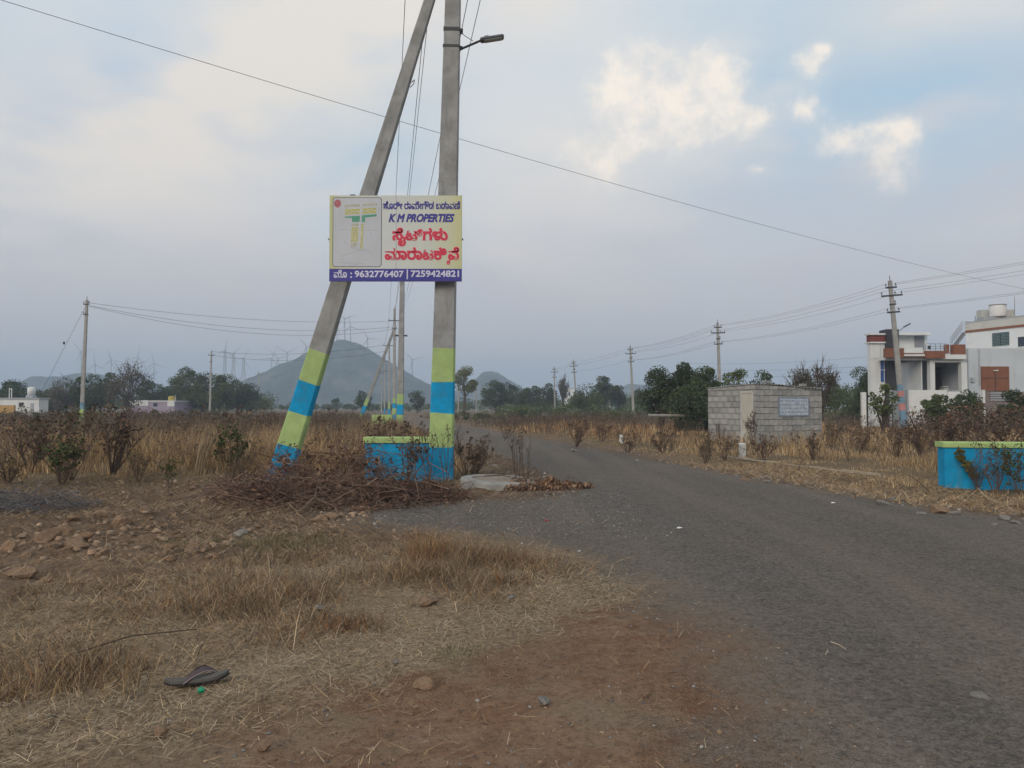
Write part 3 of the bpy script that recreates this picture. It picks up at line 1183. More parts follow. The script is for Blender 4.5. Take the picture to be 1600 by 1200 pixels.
# ------------------------------------------------------------------ line of poles on the right
RP = [(1412, 1393, 43.1, 437), (1126, 1122, 64.5, 504), (990, 985, 89.4, 541), (902, 896, 116, 563), (867, 866, 137, 574)]
RLAB = ['leaning concrete pole with pink and blue painted foot in front of the white house',
        'grey pole with four crossarms rising behind the trees beside the block hut',
        'third pole of the right line, slightly leaning, above the dark bushes',
        'fourth pole of the right line, leaning, pale against the green bushes',
        'fifth and smallest crossarm pole of the right line']
PINKP = mat('faded_pink_paint', (0.50, 0.22, 0.20), 0.15, 5, 0.8, 0.2)
PBLUE = mat('faded_blue_paint', (0.16, 0.27, 0.36), 0.15, 5, 0.8, 0.2)
RT = []
for (xb, xt, Y, ty), lab in zip(RP, RLAB):
    hh = Z(ty, Y)
    bands = None
    if Y < 50:
        bands = [(Z(641, Y), PBLUE), (Z(630, Y), PINKP), (Z(620, Y), PBLUE), (Z(611, Y), PINKP), (Z(601, Y), PBLUE)]
    o, p, h = far_pole('utility_pole', xb, Y, ty, lab, 0.31, (xt - xb) / FPX * Y / hh, bands,
                       [(hh - 0.40, 0.32, (-0.28, 0.28)), (hh - 0.86, 0.60, (-0.56, 0.2, 0.56)), (hh - 1.36, 0.18, (0.15,)), (hh - 1.8, 0.36, (-0.32, 0.32))],
                       'right line of power poles')
    RT.append((p, h, (xt - xb) / FPX * Y / hh))
    if Y < 50:
        l2 = empty('street_lamp', p + Vector(((xt - xb) / FPX * Y * 0.64 + 0.12, -0.06, hh - 2.95)))
        MB().tube([(0, 0, 0), (0.33, -0.1, 0.28)], 0.025, 6).build('bracket_arm', GALV, l2)
        q = MB().bbox(0, 0.42, -0.07, 0.07, -0.03, 0.04, 0.015).build('lamp_head', mat('lamp_housing', (0.1,) * 3), l2, (0.30, -0.1, 0.27))
        q.rotation_euler = (0, R(-28), 0)
        tag(l2, 'small street lamp on the leaning pole in front of the white house', 'lamp')
ATT = [(-0.28, -0.24), (0.28, -0.24), (-0.56, -0.68), (0.56, -0.68), (-0.32, -1.62), (0.32, -1.62)]
WNM = ['topmost left', 'topmost right', 'second-level left', 'second-level right', 'lowest left', 'lowest right']


def rpt(i, ax, az):
    p, h, ln = RT[i]
    return p + Vector((ln * (h + az) + ax, -0.05, h + az))


nxt = Vector((29.5, 20.5, 0))
for k, (ax, az) in enumerate(ATT):
    wire(rpt(0, ax, az), nxt + Vector((ax, 0, 8.4 + az)), 0.2, 0.0055, WNM[k] + ' wire running from the house pole out of view', 'wires of the right line', name='overhead_wire')
    for i, nm in ((1, 'hut pole and the house pole'), (2, 'third pole and the hut pole'), (3, 'fourth pole and the third pole'), (4, 'fifth pole and the fourth pole')):
        if i > 2 and k in (1, 3, 5):
            continue
        wire(rpt(i, ax, az), rpt(i - 1, ax, az), 0.3, 0.006 if i < 2 else 0.008, WNM[k] + ' wire between the ' + nm, 'wires of the right line')

# the single cable across the sky
wire(at(-140, -44, 17), at(1780, 484, 62), 0.9, 0.0075, 'single black cable crossing the whole sky behind both near poles', None, 60, 'overhead_cable')
# low wires over the trees to the right
for k, (ya, yb) in enumerate(((566, 556), (574, 571), (588, 577))):
    wire(at(1060, ya, 150), at(1372, yb, 90), 0.6, 0.012, ('upper', 'middle', 'lower')[k] + ' of three low wires above the bare tree behind the hut', 'low wires behind the hut')

# ------------------------------------------------------------------ poles of the left field
o1, b1, h1 = far_pole('utility_pole', 128, 58, 468, 'tall pale pole with blue painted foot in the left field', 0.29, 0.028, [(Z(639, 58), LIMEP), (Z(629, 58), PBLUE)],
                      [(Z(475, 58), 0.22, (-0.2, 0.2)), (Z(491, 58), 0.2, (-0.18,))])
top1 = b1 + Vector((0.028 * h1, 0, 0))
wire(top1 + Vector((0, 0, h1 - 0.2)), bC + Vector((-0.5, 0, 10.1)), 0.6, 0.012, 'upper of the wires from the left field pole to the roadside line', 'wires over the left field')
wire(top1 + Vector((0.2, 0, Z(477, 58))), bC + Vector((-0.25, 0, 9.5)), 1.0, 0.012, 'middle of the wires from the left field pole to the roadside line', 'wires over the left field')
wire(top1 + Vector((0.2, -0.1, Z(478, 58))), bC + Vector((-0.2, -0.1, 9.25)), 1.3, 0.012, 'lowest of the wires from the left field pole to the roadside line', 'wires over the left field')
gw = wire(top1 + Vector((-0.1, 0, Z(478, 58))), at(60, 622, 57.5), 0.0, 0.010, 'slanting guy wire left of the tall pale pole', None, 4, 'guy_wire')
MB().lathe([(0, -0.12), (0.06, -0.1), (0.075, 0), (0.06, 0.1), (0, 0.12)], 8, at(100, 536, 57.8) - gw.location).build('guy_insulator', PORC, gw)
o2, b2, h2 = far_pole('utility_pole', 328, 112, 549, 'smaller grey pole in front of the tree clump on the left', 0.30, 0.016, None, [(Z(555, 112), 0.45, (-0.4, 0.4)), (Z(565, 112), 0.2, ())])
wire(b2 + Vector((0.1, 0, h2)), bD + Vector((-0.8, 0, 10.3)), 0.8, 0.018, 'upper wire from the smaller left pole towards the hill', 'wires before the hill')
wire(b2 + Vector((0.3, 0, h2 - 0.6)), bD + Vector((-0.6, 0, 9.4)), 1.0, 0.018, 'lower wire from the smaller left pole towards the hill', 'wires before the hill')
far_pole('utility_pole', 404, 176, 581, 'thin white pole standing left of the leaning strut', 0.36, 0.0, None, [(Z(585, 176), 0.4, ())])
for px, Y, ty, lab in ((197, 120, 601, 'short white post below the bare tree'), (274, 120, 602, 'short white post between the purple wall and the tree clump'),
                       (322, 125, 599, 'short white post just left of the smaller grey pole'), (367, 130, 603, 'short white post at the edge of the tree clump'),
                       (716, 150, 606, 'short white post right of the thick pole'), (744, 140, 600, 'second short white post right of the yellowish tree'),
                       (785, 150, 607, 'thin pale pole before the dark trees, first right of the small hill'), (936, 150, 587, 'slim pale pole before the round dark tree'),
                       (940, 158, 601, 'leaning slim post touching the slim pale pole'), (953, 150, 600, 'short pale post right of the round dark tree')):
    far_pole('field_post', px, Y, ty, lab, 0.26, 0.0, None, [(Z(ty, Y) - 0.5, 0.5, ())] if px in (785, 936) else (), 'slim posts across the fields', WHITEP if px < 500 else CONCL, pin=False)


# ------------------------------------------------------------------ entrance walls
def low_wall(pts, h, thick, label, cap=0.10, over=0.03):
    """rendered wall along a polyline (outer face first), painted blue with a lime coping"""
    o = empty('boundary_wall', (pts[0][0], pts[0][1], 0))
    P = [Vector((p[0] - pts[0][0], p[1] - pts[0][1], 0)) for p in pts]

    def run(off0, off1, z0, z1, ext):
        mb = MB()
        ring = []
        for i, p in enumerate(P):
            d = (P[min(i + 1, len(P) - 1)] - P[max(i - 1, 0)]).normalized()
            nrm = Vector((-d.y, d.x, 0))
            e = d * (-ext if i == 0 else ext if i == len(P) - 1 else 0)
            c = 0.012
            ring.append([p + e + nrm * off0 + Vector((0, 0, z0)), p + e + nrm * off1 + Vector((0, 0, z0)), p + e + nrm * off1 + Vector((0, 0, z1 - c)), p + e + nrm * (off1 - c) + Vector((0, 0, z1)),
                         p + e + nrm * (off0 + c) + Vector((0, 0, z1)), p + e + nrm * off0 + Vector((0, 0, z1 - c))])
        for i in range(len(ring) - 1):
            mb.add(ring[i] + ring[i + 1], [(q, (q + 1) % 6, (q + 1) % 6 + 6, q + 6) for q in range(6)])
        mb.add(ring[0], [(0, 1, 2, 3, 4, 5)])
        mb.add(ring[-1], [(5, 4, 3, 2, 1, 0)])
        return mb
    run(0, thick, -0.25, h - cap, 0).build('wall_body', BLUEP, o)
    run(-over, thick + over, h - cap + 0.002, h, over).build('coping', LIMEP, o)
    return tag(o, label, 'wall')


low_wall([(X(571, 13.2), 13.2), (X(670.5, 13.2), 13.2)], Z(683, 13.2), 0.28, 'blue wall with lime coping joined to the thick concrete pole')
low_wall([(6.80, 12.1), (10.5, 11.5)], 0.70, 0.28, 'blue wall with lime coping across the road, weeds against it', cap=0.085)
low_wall([(X(581, 42), 42), (X(612, 42), 42)], Z(648, 42), 0.4, 'distant lime and blue wall at the foot of the second pole', cap=0.6, over=0.0)

# ------------------------------------------------------------------ concrete well ring
cr_ = GP(779, 762)
ring = empty('concrete_ring', cr_ + Vector((0, 0.25, 0)))
rp = [(0.60, -0.15), (0.61, -0.03), (0.615, 0.095), (0.60, 0.12), (0.56, 0.13), (0.45, 0.13), (0.435, 0.12), (0.45, -0.15)]
RINGM = mat('ring_concrete', (0.29, 0.285, 0.265), 0.2, 6, 0.9, 0.2, bump=0.3, bscale=30, stain=((0.27, 0.23, 0.18), 2.4, 0.45, 0.7))
MB().lathe(rp, 40).build('ring_wall', RINGM, ring, smooth=False)
MB().lathe([(0.0, 0.11), (0.2, 0.118), (0.448, 0.105)], 30).build('soil_fill', mat('ring_fill', (0.27, 0.23, 0.185), 0.3, 12, 0.95, 0.1, bump=0.5, bscale=30), ring)
ring.rotation_euler = (R(2), R(2.5), 0.3)
tag(ring, 'round pale concrete ring lying beside the blue wall', 'concrete ring')
KEEP_OUT.append((cr_.x, cr_.y + 0.25, 0.65))

# ------------------------------------------------------------------ block hut
hc = foot(1180, 25.5)
hut = empty('block_hut', hc, R(24))
BLK = [mat('grey_block', (0.335, 0.325, 0.305), 0.16, 7, 0.95, 0.1, bump=0.4, bscale=40, stain=((0.24, 0.23, 0.205), 2.0, 0.5, 0.72)),
       mat('darker_block', (0.275, 0.268, 0.25), 0.18, 7, 0.95, 0.1, bump=0.4, bscale=40),
       mat('paler_block', (0.375, 0.36, 0.335), 0.14, 7, 0.95, 0.1, bump=0.4, bscale=40)]
LR, LL, HH = 2.95, 2.45, 1.97
MB().box(0.02, LR - 0.02, 0.02, LL - 0.02, -0.3, HH - 0.16).build('mortar_core', mat('mortar', (0.30, 0.29, 0.27), 0.2, 9, 0.95, 0.1, bump=0.3, bscale=40), hut)
bmesh_cache = {}


def block(sx, sy, sz, m):
    k = (round(sx, 2), round(sy, 2), round(sz, 2), m.name)
    if k not in bmesh_cache:
        bmesh_cache[k] = MB().bbox(0, sx, 0, sy, 0, sz, 0.008).mesh('block', m)
    return bmesh_cache[k]


DY0, DY1, DZ = 0.09, 0.66, 1.74
for face in (0, 1):
    Ln = (LR, LL)[face]
    for r in range(-1, 10):
        z = r * 0.2
        xx = -0.2 if r % 2 else 0.0
        while xx < Ln - 0.02:
            a0, a1 = max(xx, 0.012), min(xx + 0.4, Ln)
            xx += 0.4
            if face == 1 and z < DZ:
                if a0 >= DY0 - 0.05 and a1 <= DY1 + 0.05:
                    continue
                if a0 < DY0 and a1 > DY0:
                    a1 = DY0
                elif a0 < DY1 + 0.02 < a1:
                    a0 = DY1 + 0.02
                elif DY0 <= a0 < DY1:
                    continue
            if a1 - a0 < 0.05:
                continue
            hz = 0.188
            if r == 9:
                t = (a0 + a1) / 2 / Ln
                hz = (0.165 - 0.125 * t) if face == 0 else (0.165 - 0.09 * t)
            m = BLK[random.choice((0, 0, 0, 1, 2))]
            if face == 0:
                o = link('block', block(a1 - a0 - 0.012, 0.03, hz, m), hut, (a0, -0.012 + random.uniform(-0.008, 0.006), z + 0.006 + random.uniform(-0.004, 0.004)))
            else:
                o = link('block', block(0.03, a1 - a0 - 0.012, hz, m), hut, (-0.012 + random.uniform(-0.008, 0.006), a0, z + 0.006 + random.uniform(-0.004, 0.004)))
dr = MB().box(-0.012, 0.012, DY0 + 0.05, DY1 - 0.03, 0.0, DZ - 0.05).build('door', mat('cream_door', (0.47, 0.44, 0.37), 0.08, 3, 0.7, 0.3, stain=((0.33, 0.29, 0.23), 2.5, 0.55, 0.8)), hut)
MB().box(-0.035, -0.012, DY0 + 0.09, DY0 + 0.12, 0.9, 1.0).build('handle', STEEL, dr)
fm = mat('frame_whitewash', (0.50, 0.49, 0.46), 0.1, 5, 0.8, 0.2)
MB().box(-0.03, 0.02, DY1 - 0.028, DY1 + 0.03, 0.0, DZ).box(-0.03, 0.02, DY0 - 0.01, DY0 + 0.048, 0.0, DZ).box(-0.032, 0.02, DY0 - 0.01, DY1 + 0.03, DZ - 0.048, DZ + 0.02).build('door_frame', fm, hut)
# corrugated roof sheets, sloping
RS = mat('asbestos_sheet', (0.32, 0.315, 0.30), 0.2, 4, 0.95, 0.1, stain=((0.14, 0.135, 0.12), 1.8, 0.5, 0.75))
for k in range(3):
    x0, x1 = -0.04 + k * 1.0, -0.04 + (k + 1) * 1.0 + 0.03
    mb = MB()
    n = 36
    for j, y in enumerate((-0.035 - 0.02 * k, LL + 0.05)):
        for i in range(n + 1):
            x = x0 + (x1 - x0) * i / n
            mb.v.append((x, y, HH + 0.02 - 0.128 * max(x, 0) / LR + 0.018 * math.sin(i / n * 2 * math.pi * 7) + 0.012 * k - (0.09 if j else 0.0) + 0.03 * math.sin(x * 1.3 + k)))
    mb.v += [(a, b, c - 0.008) for a, b, c in mb.v]
    w = n + 1
    for i in range(n):
        mb.f.append((i, i + 1, w + i + 1, w + i))
        mb.f.append((2 * w + i, 3 * w + i, 3 * w + i + 1, 2 * w + i + 1))
        mb.f.append((i, 2 * w + i, 2 * w + i + 1, i + 1))
    mb.build('roof_sheet', RS, hut)
for (a, b) in ((0.45, -0.02), (2.3, 0.2)):
    link('stone', block(0.22, 0.16, 0.09, BLK[1]), hut, (a, b + 0.05, HH + 0.07 - 0.128 * a / LR))
tag(hut, 'small grey concrete block hut with a narrow cream door', 'hut')
KEEP_OUT.append((hc.x + 0.8, hc.y + 1.6, 2.1))
bd = empty('painted_board', hc, R(24))
BW = mat('faded_board', (0.47, 0.51, 0.55), 0.2, 9, 0.7, 0.2, stain=((0.30, 0.35, 0.42), 7, 0.5, 0.7))
MB().box(0.97, 2.32, -0.045, -0.018, 0.90, 1.55).build('backing', mat('board_border', (0.22, 0.27, 0.34), 0.2, 8, 0.8, 0.2), bd)
MB().box(1.02, 2.27, -0.049, -0.045, 0.95, 1.50).build('painted_face', BW, bd)
ln = MB()
random.seed(5)
for r in range(4):
    x = 1.06
    while x < 2.18:
        w = random.uniform(0.05, 0.14)
        ln.box(x, min(x + w, 2.23), -0.0505, -0.0492, 1.40 - r * 0.125, 1.44 - r * 0.125 + random.uniform(0, 0.02))
        x += w + random.uniform(0.025, 0.06)
ln.build('faded_lettering', mat('faded_letter_paint', (0.27, 0.33, 0.43), 0.4, 20, 0.8, 0.2), bd)
tag(bd, 'faded pale blue painted board on the block hut wall', 'notice board')

# ------------------------------------------------------------------ the white house on the right
YH = 47.0
house = empty('white_house', (X(1455, YH), YH, 0))
HX, HYY = X(1455, YH), YH


def hb(name, px0, px1, py0, py1, Y0, dep, m, parent=None, ch=0.0, dz0=None):
    x0, x1 = X(px0, Y0) - HX, X(px1, Y0) - HX
    z1 = Z(py0, Y0)
    z0 = Z(py1, Y0) if dz0 is None else dz0
    mb = MB()
    if ch:
        mb.bbox(x0, x1, Y0 - HYY, Y0 - HYY + dep, z0, z1, ch)
    else:
        mb.box(x0, x1, Y0 - HYY, Y0 - HYY + dep, z0, z1)
    return mb.build(name, m, parent or house)


HW = mat('house_white', (0.66, 0.67, 0.66), 0.05, 1.2, 0.8, 0.2, stain=((0.52, 0.52, 0.49), 0.5, 0.55, 0.85), streak=((0.46, 0.45, 0.41), 2.6, 0.56, 0.85))
HB = mat('house_white_shaded', (0.52, 0.56, 0.59), 0.05, 1.0, 0.8, 0.2, stain=((0.44, 0.47, 0.49), 0.4, 0.5, 0.8), streak=((0.40, 0.42, 0.42), 2.2, 0.54, 0.85))  # house white for the lower right block, its bluish shade mixed into the colour
BRN = mat('house_brown', (0.225, 0.095, 0.055), 0.1, 3, 0.75, 0.2)
DRK = mat('house_charcoal', (0.045, 0.045, 0.048), 0.15, 3, 0.6, 0.3)
REDB = mat('house_red_band', (0.19, 0.055, 0.05), 0.1, 3, 0.7, 0.2)
BLU = mat('house_blue_panel', (0.03, 0.085, 0.30), 0.1, 3, 0.5, 0.3)
GRYW = mat('house_grey_wall', (0.36, 0.38, 0.40), 0.06, 2, 0.8, 0.2)
GLS = mat('dark_glass', (0.03, 0.04, 0.055), 0.1, 3, 0.12, 0.6)
RAIL = mat('steel_rail', (0.32, 0.32, 0.33), 0.1, 5, 0.35, 0.5, metal=0.6)
GRL = mat('louver_green', (0.13, 0.19, 0.18), 0.1, 5, 0.6, 0.3)
hb('wall', 1361, 1387, 534, 0, 47.2, 0.4, HW, dz0=-0.3)
hb('main_body', 1408, 1509, 557, 0, 49.32, 4.0, HW, dz0=-0.3)
hb('red_band', 1361, 1388, 523.5, 533.5, 47.15, 0.5, REDB)
hb('coping', 1359, 1390, 520.5, 523, 47.05, 0.6, HW)
hb('coping', 1361, 1389, 533.8, 536, 47.05, 0.8, HW)
hb('joint_strip', 1361, 1386, 560.2, 560.8, 47.185, 0.01, GRYW)
hb('joint_strip', 1376.2, 1376.8, 537, 560, 47.185, 0.01, GRYW)
bp_ = hb('blue_panel', 1377, 1386.3, 560.8, 596.5, 47.16, 0.035, BLU)
hb('panel_strip', 1381.9, 1382.8, 560.8, 596.5, 47.12, 0.035, HW, bp_)
hb('panel_strip', 1377, 1381.8, 577.5, 578.6, 47.12, 0.035, HW, bp_)
hb('panel_strip', 1382.9, 1386.3, 577.5, 578.6, 47.12, 0.035, HW, bp_)
hb('column', 1387.2, 1406, 514, 0, 46.9, 1.0, DRK, dz0=-0.3)
hb('stair_room', 1406.5, 1450, 523, 552, 49.5, 3.0, HW)
hb('roof_slab', 1405, 1456, 519, 523, 48.8, 2.2, HW)
sh_ = hb('shutter', 1431.5, 1446, 523.5, 546, 49.4, 0.08, mat('shutter_grey', (0.22, 0.23, 0.25), 0.1, 4, 0.6, 0.3))
hb('shutter_frame', 1446.1, 1448, 523.5, 549, 49.38, 0.1, HW, sh_)
# terrace slab, parapets
hb('terrace_slab', 1385, 1511, 556, 562, 45.9, 1.0, HW)
hb('terrace_slab', 1422, 1509, 556, 561, 46.92, 2.38, HW)
hb('parapet', 1385, 1413.5, 544, 558.5, 45.5, 0.3, BRN)
hb('parapet', 1414, 1448, 551.5, 558, 45.6, 0.25, BRN)
hb('parapet', 1414, 1443, 543, 551, 46.6, 0.2, HW)
hb('parapet_stripe', 1409, 1448, 553.2, 556.4, 45.54, 0.05, HW)
hb('parapet', 1448.3, 1478, 548, 559.5, 45.4, 0.3, BRN)
hb('parapet', 1480, 1484.5, 538, 552, 45.9, 0.3, BRN)
hb('parapet', 1491, 1510, 538, 553.5, 45.8, 0.35, BRN)
hb('fascia', 1474, 1510.5, 553.8, 561, 45.5, 0.35, HW)
# railing on the terrace
rl = MB()
for px in (1447, 1455, 1463, 1471, 1478.5):
    rl.tube([(X(px, 46.0) - HX, -1.0, Z(548, 46)), (X(px, 46.0) - HX, -1.0, Z(537, 46))], 0.02, 6)
for py in (537, 541, 544.5):
    rl.tube([(X(1447, 46) - HX, -1.0, Z(py, 46)), (X(1480, 46) - HX, -1.0, Z(py, 46))], 0.016, 6)
rl.build('railing', RAIL, house)
hb('planter', 1452.5, 1455.5, 540, 545.5, 45.7, 0.13, DRK)
# porch
hb('back_wall', 1406.5, 1455, 562.5, 0, 49.0, 0.3, GRYW, dz0=-0.3)
pw = hb('window', 1425.5, 1437.5, 583, 601, 48.93, 0.06, HW)
hb('pane', 1426.3, 1431, 584, 600, 48.92, 0.02, GLS, pw)
hb('pane', 1431.8, 1436.7, 584, 600, 48.92, 0.02, GLS, pw)
hb('pillar', 1454, 1461.5, 560.5, 0, 45.8, 0.35, HW, dz0=-0.2)
hb('lintel', 1461.7, 1510, 561.2, 566, 45.8, 0.35, HW)
hb('pillar', 1503, 1512, 566.2, 0, 45.8, 0.35, HW, dz0=-0.2)
hb('side_wall', 1440, 1441.5, 563, 0, 46.3, 2.6, HW, dz0=-0.2)
hb('back_wall', 1456, 1516, 563, 0, 48.9, 0.3, mat('porch_cream', (0.40, 0.37, 0.33), 0.06, 2, 0.8, 0.2), dz0=-0.3)
dd = hb('door', 1461.8, 1475, 574, 612, 48.80, 0.08, mat('dark_wood', (0.04, 0.025, 0.03), 0.2, 5, 0.6, 0.3))
hb('door_frame', 1475.2, 1477, 573, 612, 48.78, 0.1, mat('frame_wood', (0.10, 0.06, 0.045), 0.1, 5, 0.6, 0.3), dd)
hb('curtain', 1477.5, 1480.5, 582, 607, 48.5, 0.1, mat('purple_cloth', (0.09, 0.07, 0.13), 0.2, 8, 0.9, 0.1))
hb('step', 1475, 1482, 603.3, 605.2, 47.6, 0.4, HW)
hb('step', 1474, 1483, 607, 609, 47.2, 0.4, HW)
hb('porch_floor', 1406.5, 1512, 610, 0, 46.0, 3.0, GRYW, dz0=-0.3)
# right block
hb('wall', 1509.5, 1660, 544, 0, 46.2, 6.0, HB, dz0=-0.3)
hb('brown_panel', 1534, 1577.5, 572.5, 611, 46.12, 0.06, BRN)
hb('wall_light', 1554, 1561, 578, 579.4, 46.04, 0.07, mat('wall_light_glass', (0.7, 0.7, 0.66), 0.02, 3, 0.3, 0.4))
# upper storey, turned towards the road
up = MB()
A = Vector((X(1511, 52.5), 52.5, 0))
B = Vector((X(1650, 46.6), 46.6, 0))
dd_ = (B - A).normalized()
nn = Vector((dd_.y, -dd_.x, 0))
if nn.y > 0:
    nn = -nn


def upp(name, t0, t1, z0, z1, out, th, m, parent=None):
    q = MB()
    o_ = Vector((HX, HYY, 0))
    c = [A + dd_ * t0 + nn * out - o_, A + dd_ * t1 + nn * out - o_, A + dd_ * t1 + nn * (out - th) - o_, A + dd_ * t0 + nn * (out - th) - o_]
    q.v = [(p.x, p.y, z0) for p in c] + [(p.x, p.y, z1) for p in c]
    q.f = [(3, 2, 1, 0), (4, 5, 6, 7), (0, 1, 5, 4), (1, 2, 6, 5), (2, 3, 7, 6), (3, 0, 4, 7)]
    return q.build(name, m, parent or house)


def tpx(px):
    r_ = (px - 800) / FPX
    return (r_ * A.y - A.x) / (dd_.x - r_ * dd_.y)


UL = (B - A).length
ztop = Z(504.5, 52.5)
zband = Z(517.5, 52.5)
upp('wall', 0, UL, 3.0, zband - 0.1, 0, 5.0, HW)
upp('brown_line', -0.03, UL, zband - 0.1, zband + 0.05, 0.06, 5.0, BRN)
upp('parapet', -0.02, UL, zband + 0.05, ztop, 0.03, 0.3, mat('parapet_cream', (0.50, 0.485, 0.44), 0.06, 2, 0.8, 0.2))
upp('coping', -0.04, UL, ztop + 0.002, ztop + 0.05, 0.06, 0.36, GRYW)
ta, tb = tpx(1552), tpx(1580)
ym = (A + dd_ * (ta + tb) / 2).y
wz0, wz1 = Z(541, ym), Z(518.5, ym)
wn_ = upp('window', ta, tb, wz0, wz1, 0.03, 0.06, HW)
upp('pane', ta + 0.03, tb - 0.03, wz0 + 0.03, wz1 - 0.03, 0.034, 0.02, GLS, wn_)
for hx in range(2):
    for r in range(9):
        w_ = (tb - ta) / 2
        zz = wz0 + 0.05 + r * (wz1 - wz0 - 0.06) / 9
        upp('slat', ta + hx * w_ + 0.04, ta + (hx + 1) * w_ - 0.04, zz, zz + 0.05, 0.07, 0.03, GRL, wn_)
ta, tb = tpx(1590), tpx(1612)
w2 = upp('window', ta, tb, Z(543, ym - 1), Z(526, ym - 1), 0.03, 0.05, HW)
upp('pane', ta + 0.12, tb - 0.04, Z(543, ym - 1) + 0.04, Z(526, ym - 1) - 0.04, 0.036, 0.02, GLS, w2)
# outside stair railing up to the roof
sr = MB()
for k in range(7):
    t = k / 6
    xa, ya = X(1487 + 18 * t, 47.5) - HX, 0.5
    z0 = Z(541 - 24 * t, 47.5)
    sr.tube([(xa, ya, z0), (xa, ya, z0 + 0.55)], 0.016, 5)
for dz_ in (0.18, 0.36, 0.55):
    sr.tube([(X(1487, 47.5) - HX, 0.5, Z(541, 47.5) + dz_), (X(1505, 47.5) - HX, 0.5, Z(517, 47.5) + dz_)], 0.016, 5)
    sr.tube([(X(1505, 47.5) - HX, 0.5, Z(517, 47.5) + dz_), (X(1516, 50) - HX, 3.0, Z(515, 50) + dz_)], 0.016, 5)
sr.build('stair_railing', RAIL, house)
stp = MB()
for k in range(8):
    stp.box(X(1488 + 2.4 * k, 47.8) - HX, X(1490.4 + 2.4 * k, 47.8) - HX, 0.6, 0.85, Z(544 - 3.1 * k, 47.8) - 0.1, Z(541 - 3.1 * k, 47.8))
stp.build('stair', GALV, house)
hb('roof_box', 1536, 1588, 483.5, 506, 53.5, 0.6, mat('roof_box_cream', (0.46, 0.46, 0.43), 0.06, 2, 0.8, 0.2))
hb('tank_platform', 1539, 1578, 495, 505, 52.6, 0.8, GRYW)
MB().tube([(X(1588, 53.4) - HX, 53.4 - HYY, Z(500, 53.4)), (X(1588, 53.4) - HX, 53.4 - HYY, Z(462, 53.4))], 0.025, 5).build('roof_rod', RAIL, house)
for px, y0, y1, Y0 in ((1512, 545, 612, 46.13), (1530, 545, 600, 46.13), (1404, 524, 556, 49.42)):
    MB().tube([(X(px, Y0) - HX, Y0 - HYY - 0.05, Z(y1, Y0)), (X(px, Y0) - HX, Y0 - HYY - 0.05, Z(y0, Y0))], 0.035, 6).build('drain_pipe', GRYW, house)
for k in range(5):
    hb('grille_bar', 1426.6 + 2.3 * k, 1427.0 + 2.3 * k, 584, 600, 48.88, 0.02, RAIL, pw)
hb('sill', 1424.5, 1438.5, 601.2, 602.6, 48.8, 0.2, HW, pw)
hb('window_hood', 1423.5, 1439.5, 580.5, 582.3, 48.6, 0.4, HW, pw)
hb('panel_board', 1534.5, 1577, 590.5, 591.3, 46.1, 0.02, DRK)
hb('panel_board', 1555.3, 1556.1, 573, 590, 46.1, 0.02, DRK)
hb('panel_board', 1555.3, 1556.1, 591.8, 611, 46.1, 0.02, DRK)
hb('skirting', 1510.5, 1650, 604, 611, 46.11, 0.09, GRYW) if False else None
hb('meter_box', 1519, 1523, 590, 597, 46.05, 0.15, GRYW)
for px in (1526, 1545, 1569, 1581):
    MB().tube([(X(px, 53.2) - HX, 53.2 - HYY, Z(506, 53.2)), (X(px, 53.2) - HX, 53.2 - HYY, Z(494 - (px % 5), 53.2))], 0.02, 5).build('rebar', mat('rusty_bar', (0.14, 0.08, 0.055), 0.2, 9, 0.9, 0.1), house)
tag(house, 'white flat-roofed house with brown parapet and open porch', 'house')
wt = empty('water_tank', (X(1561.5, 52.9), 52.9, Z(495, 52.9)))
MB().lathe([(0, 0), (0.5, 0), (0.52, 0.08), (0.52, 0.72), (0.5, 0.8), (0.52, 0.84), (0.3, 0.9), (0.0, 0.93)], 22).build('tank_body', WHITEP, wt, smooth=True)
MB().lathe([(0.53, 0.80), (0.545, 0.82), (0.53, 0.85)], 22).build('tank_rim', GALV, wt)
tag(wt, 'white round water tank on the roof of the white house', 'water tank')
# compound wall and gates
cwm = empty('compound_wall', (X(1440, 43.8), 43.8, 0))
for px0, px1, py in ((1419, 1480, 609.5), (1481, 1500, 612)):
    MB().box(X(px0, 43.8) - X(1440, 43.8), X(px1, 43.8) - X(1440, 43.8), 0, 0.2, -0.3, Z(py, 43.8)).build('wall_panel', WHITEP, cwm)
tag(cwm, 'low white compound wall below the porch of the house', 'wall')
gt = empty('metal_gate', (X(1398, 43.8), 43.8, 0))
for px in (1392, 1418):
    MB().box(X(px, 43.8) - X(1398, 43.8) - 0.05, X(px, 43.8) - X(1398, 43.8) + 0.05, 0, 0.1, -0.2, Z(609, 43.8)).build('gate_post', GRYW, gt)
for r in range(6):
    z = Z(632 - r * 4, 43.8)
    MB().box(X(1392, 43.8) - X(1398, 43.8) + 0.06, X(1418, 43.8) - X(1398, 43.8) - 0.06, 0.03, 0.06, z, z + 0.07).build('slat', mat('gate_grey', (0.25, 0.28, 0.31), 0.1, 4, 0.6, 0.3), gt)
tag(gt, 'grey slatted gate behind the foot of the leaning pole', 'gate')
g2 = empty('roadside_wall', (X(1560, 43.5), 43.5, 0))
MB().box(X(1540, 43.5) - X(1560, 43.5), X(1640, 43.5) - X(1560, 43.5), 0, 0.22, -0.3, Z(612, 43.5)).build('wall_panel', mat('brick_brown', (0.20, 0.165, 0.15), 0.3, 6, 0.9, 0.1), g2)
MB().box(X(1536, 43.4) - X(1560, 43.5), X(1539.5, 43.4) - X(1560, 43.5), -0.1, 0.25, -0.3, Z(609, 43.4)).build('gate_post', WHITEP, g2)
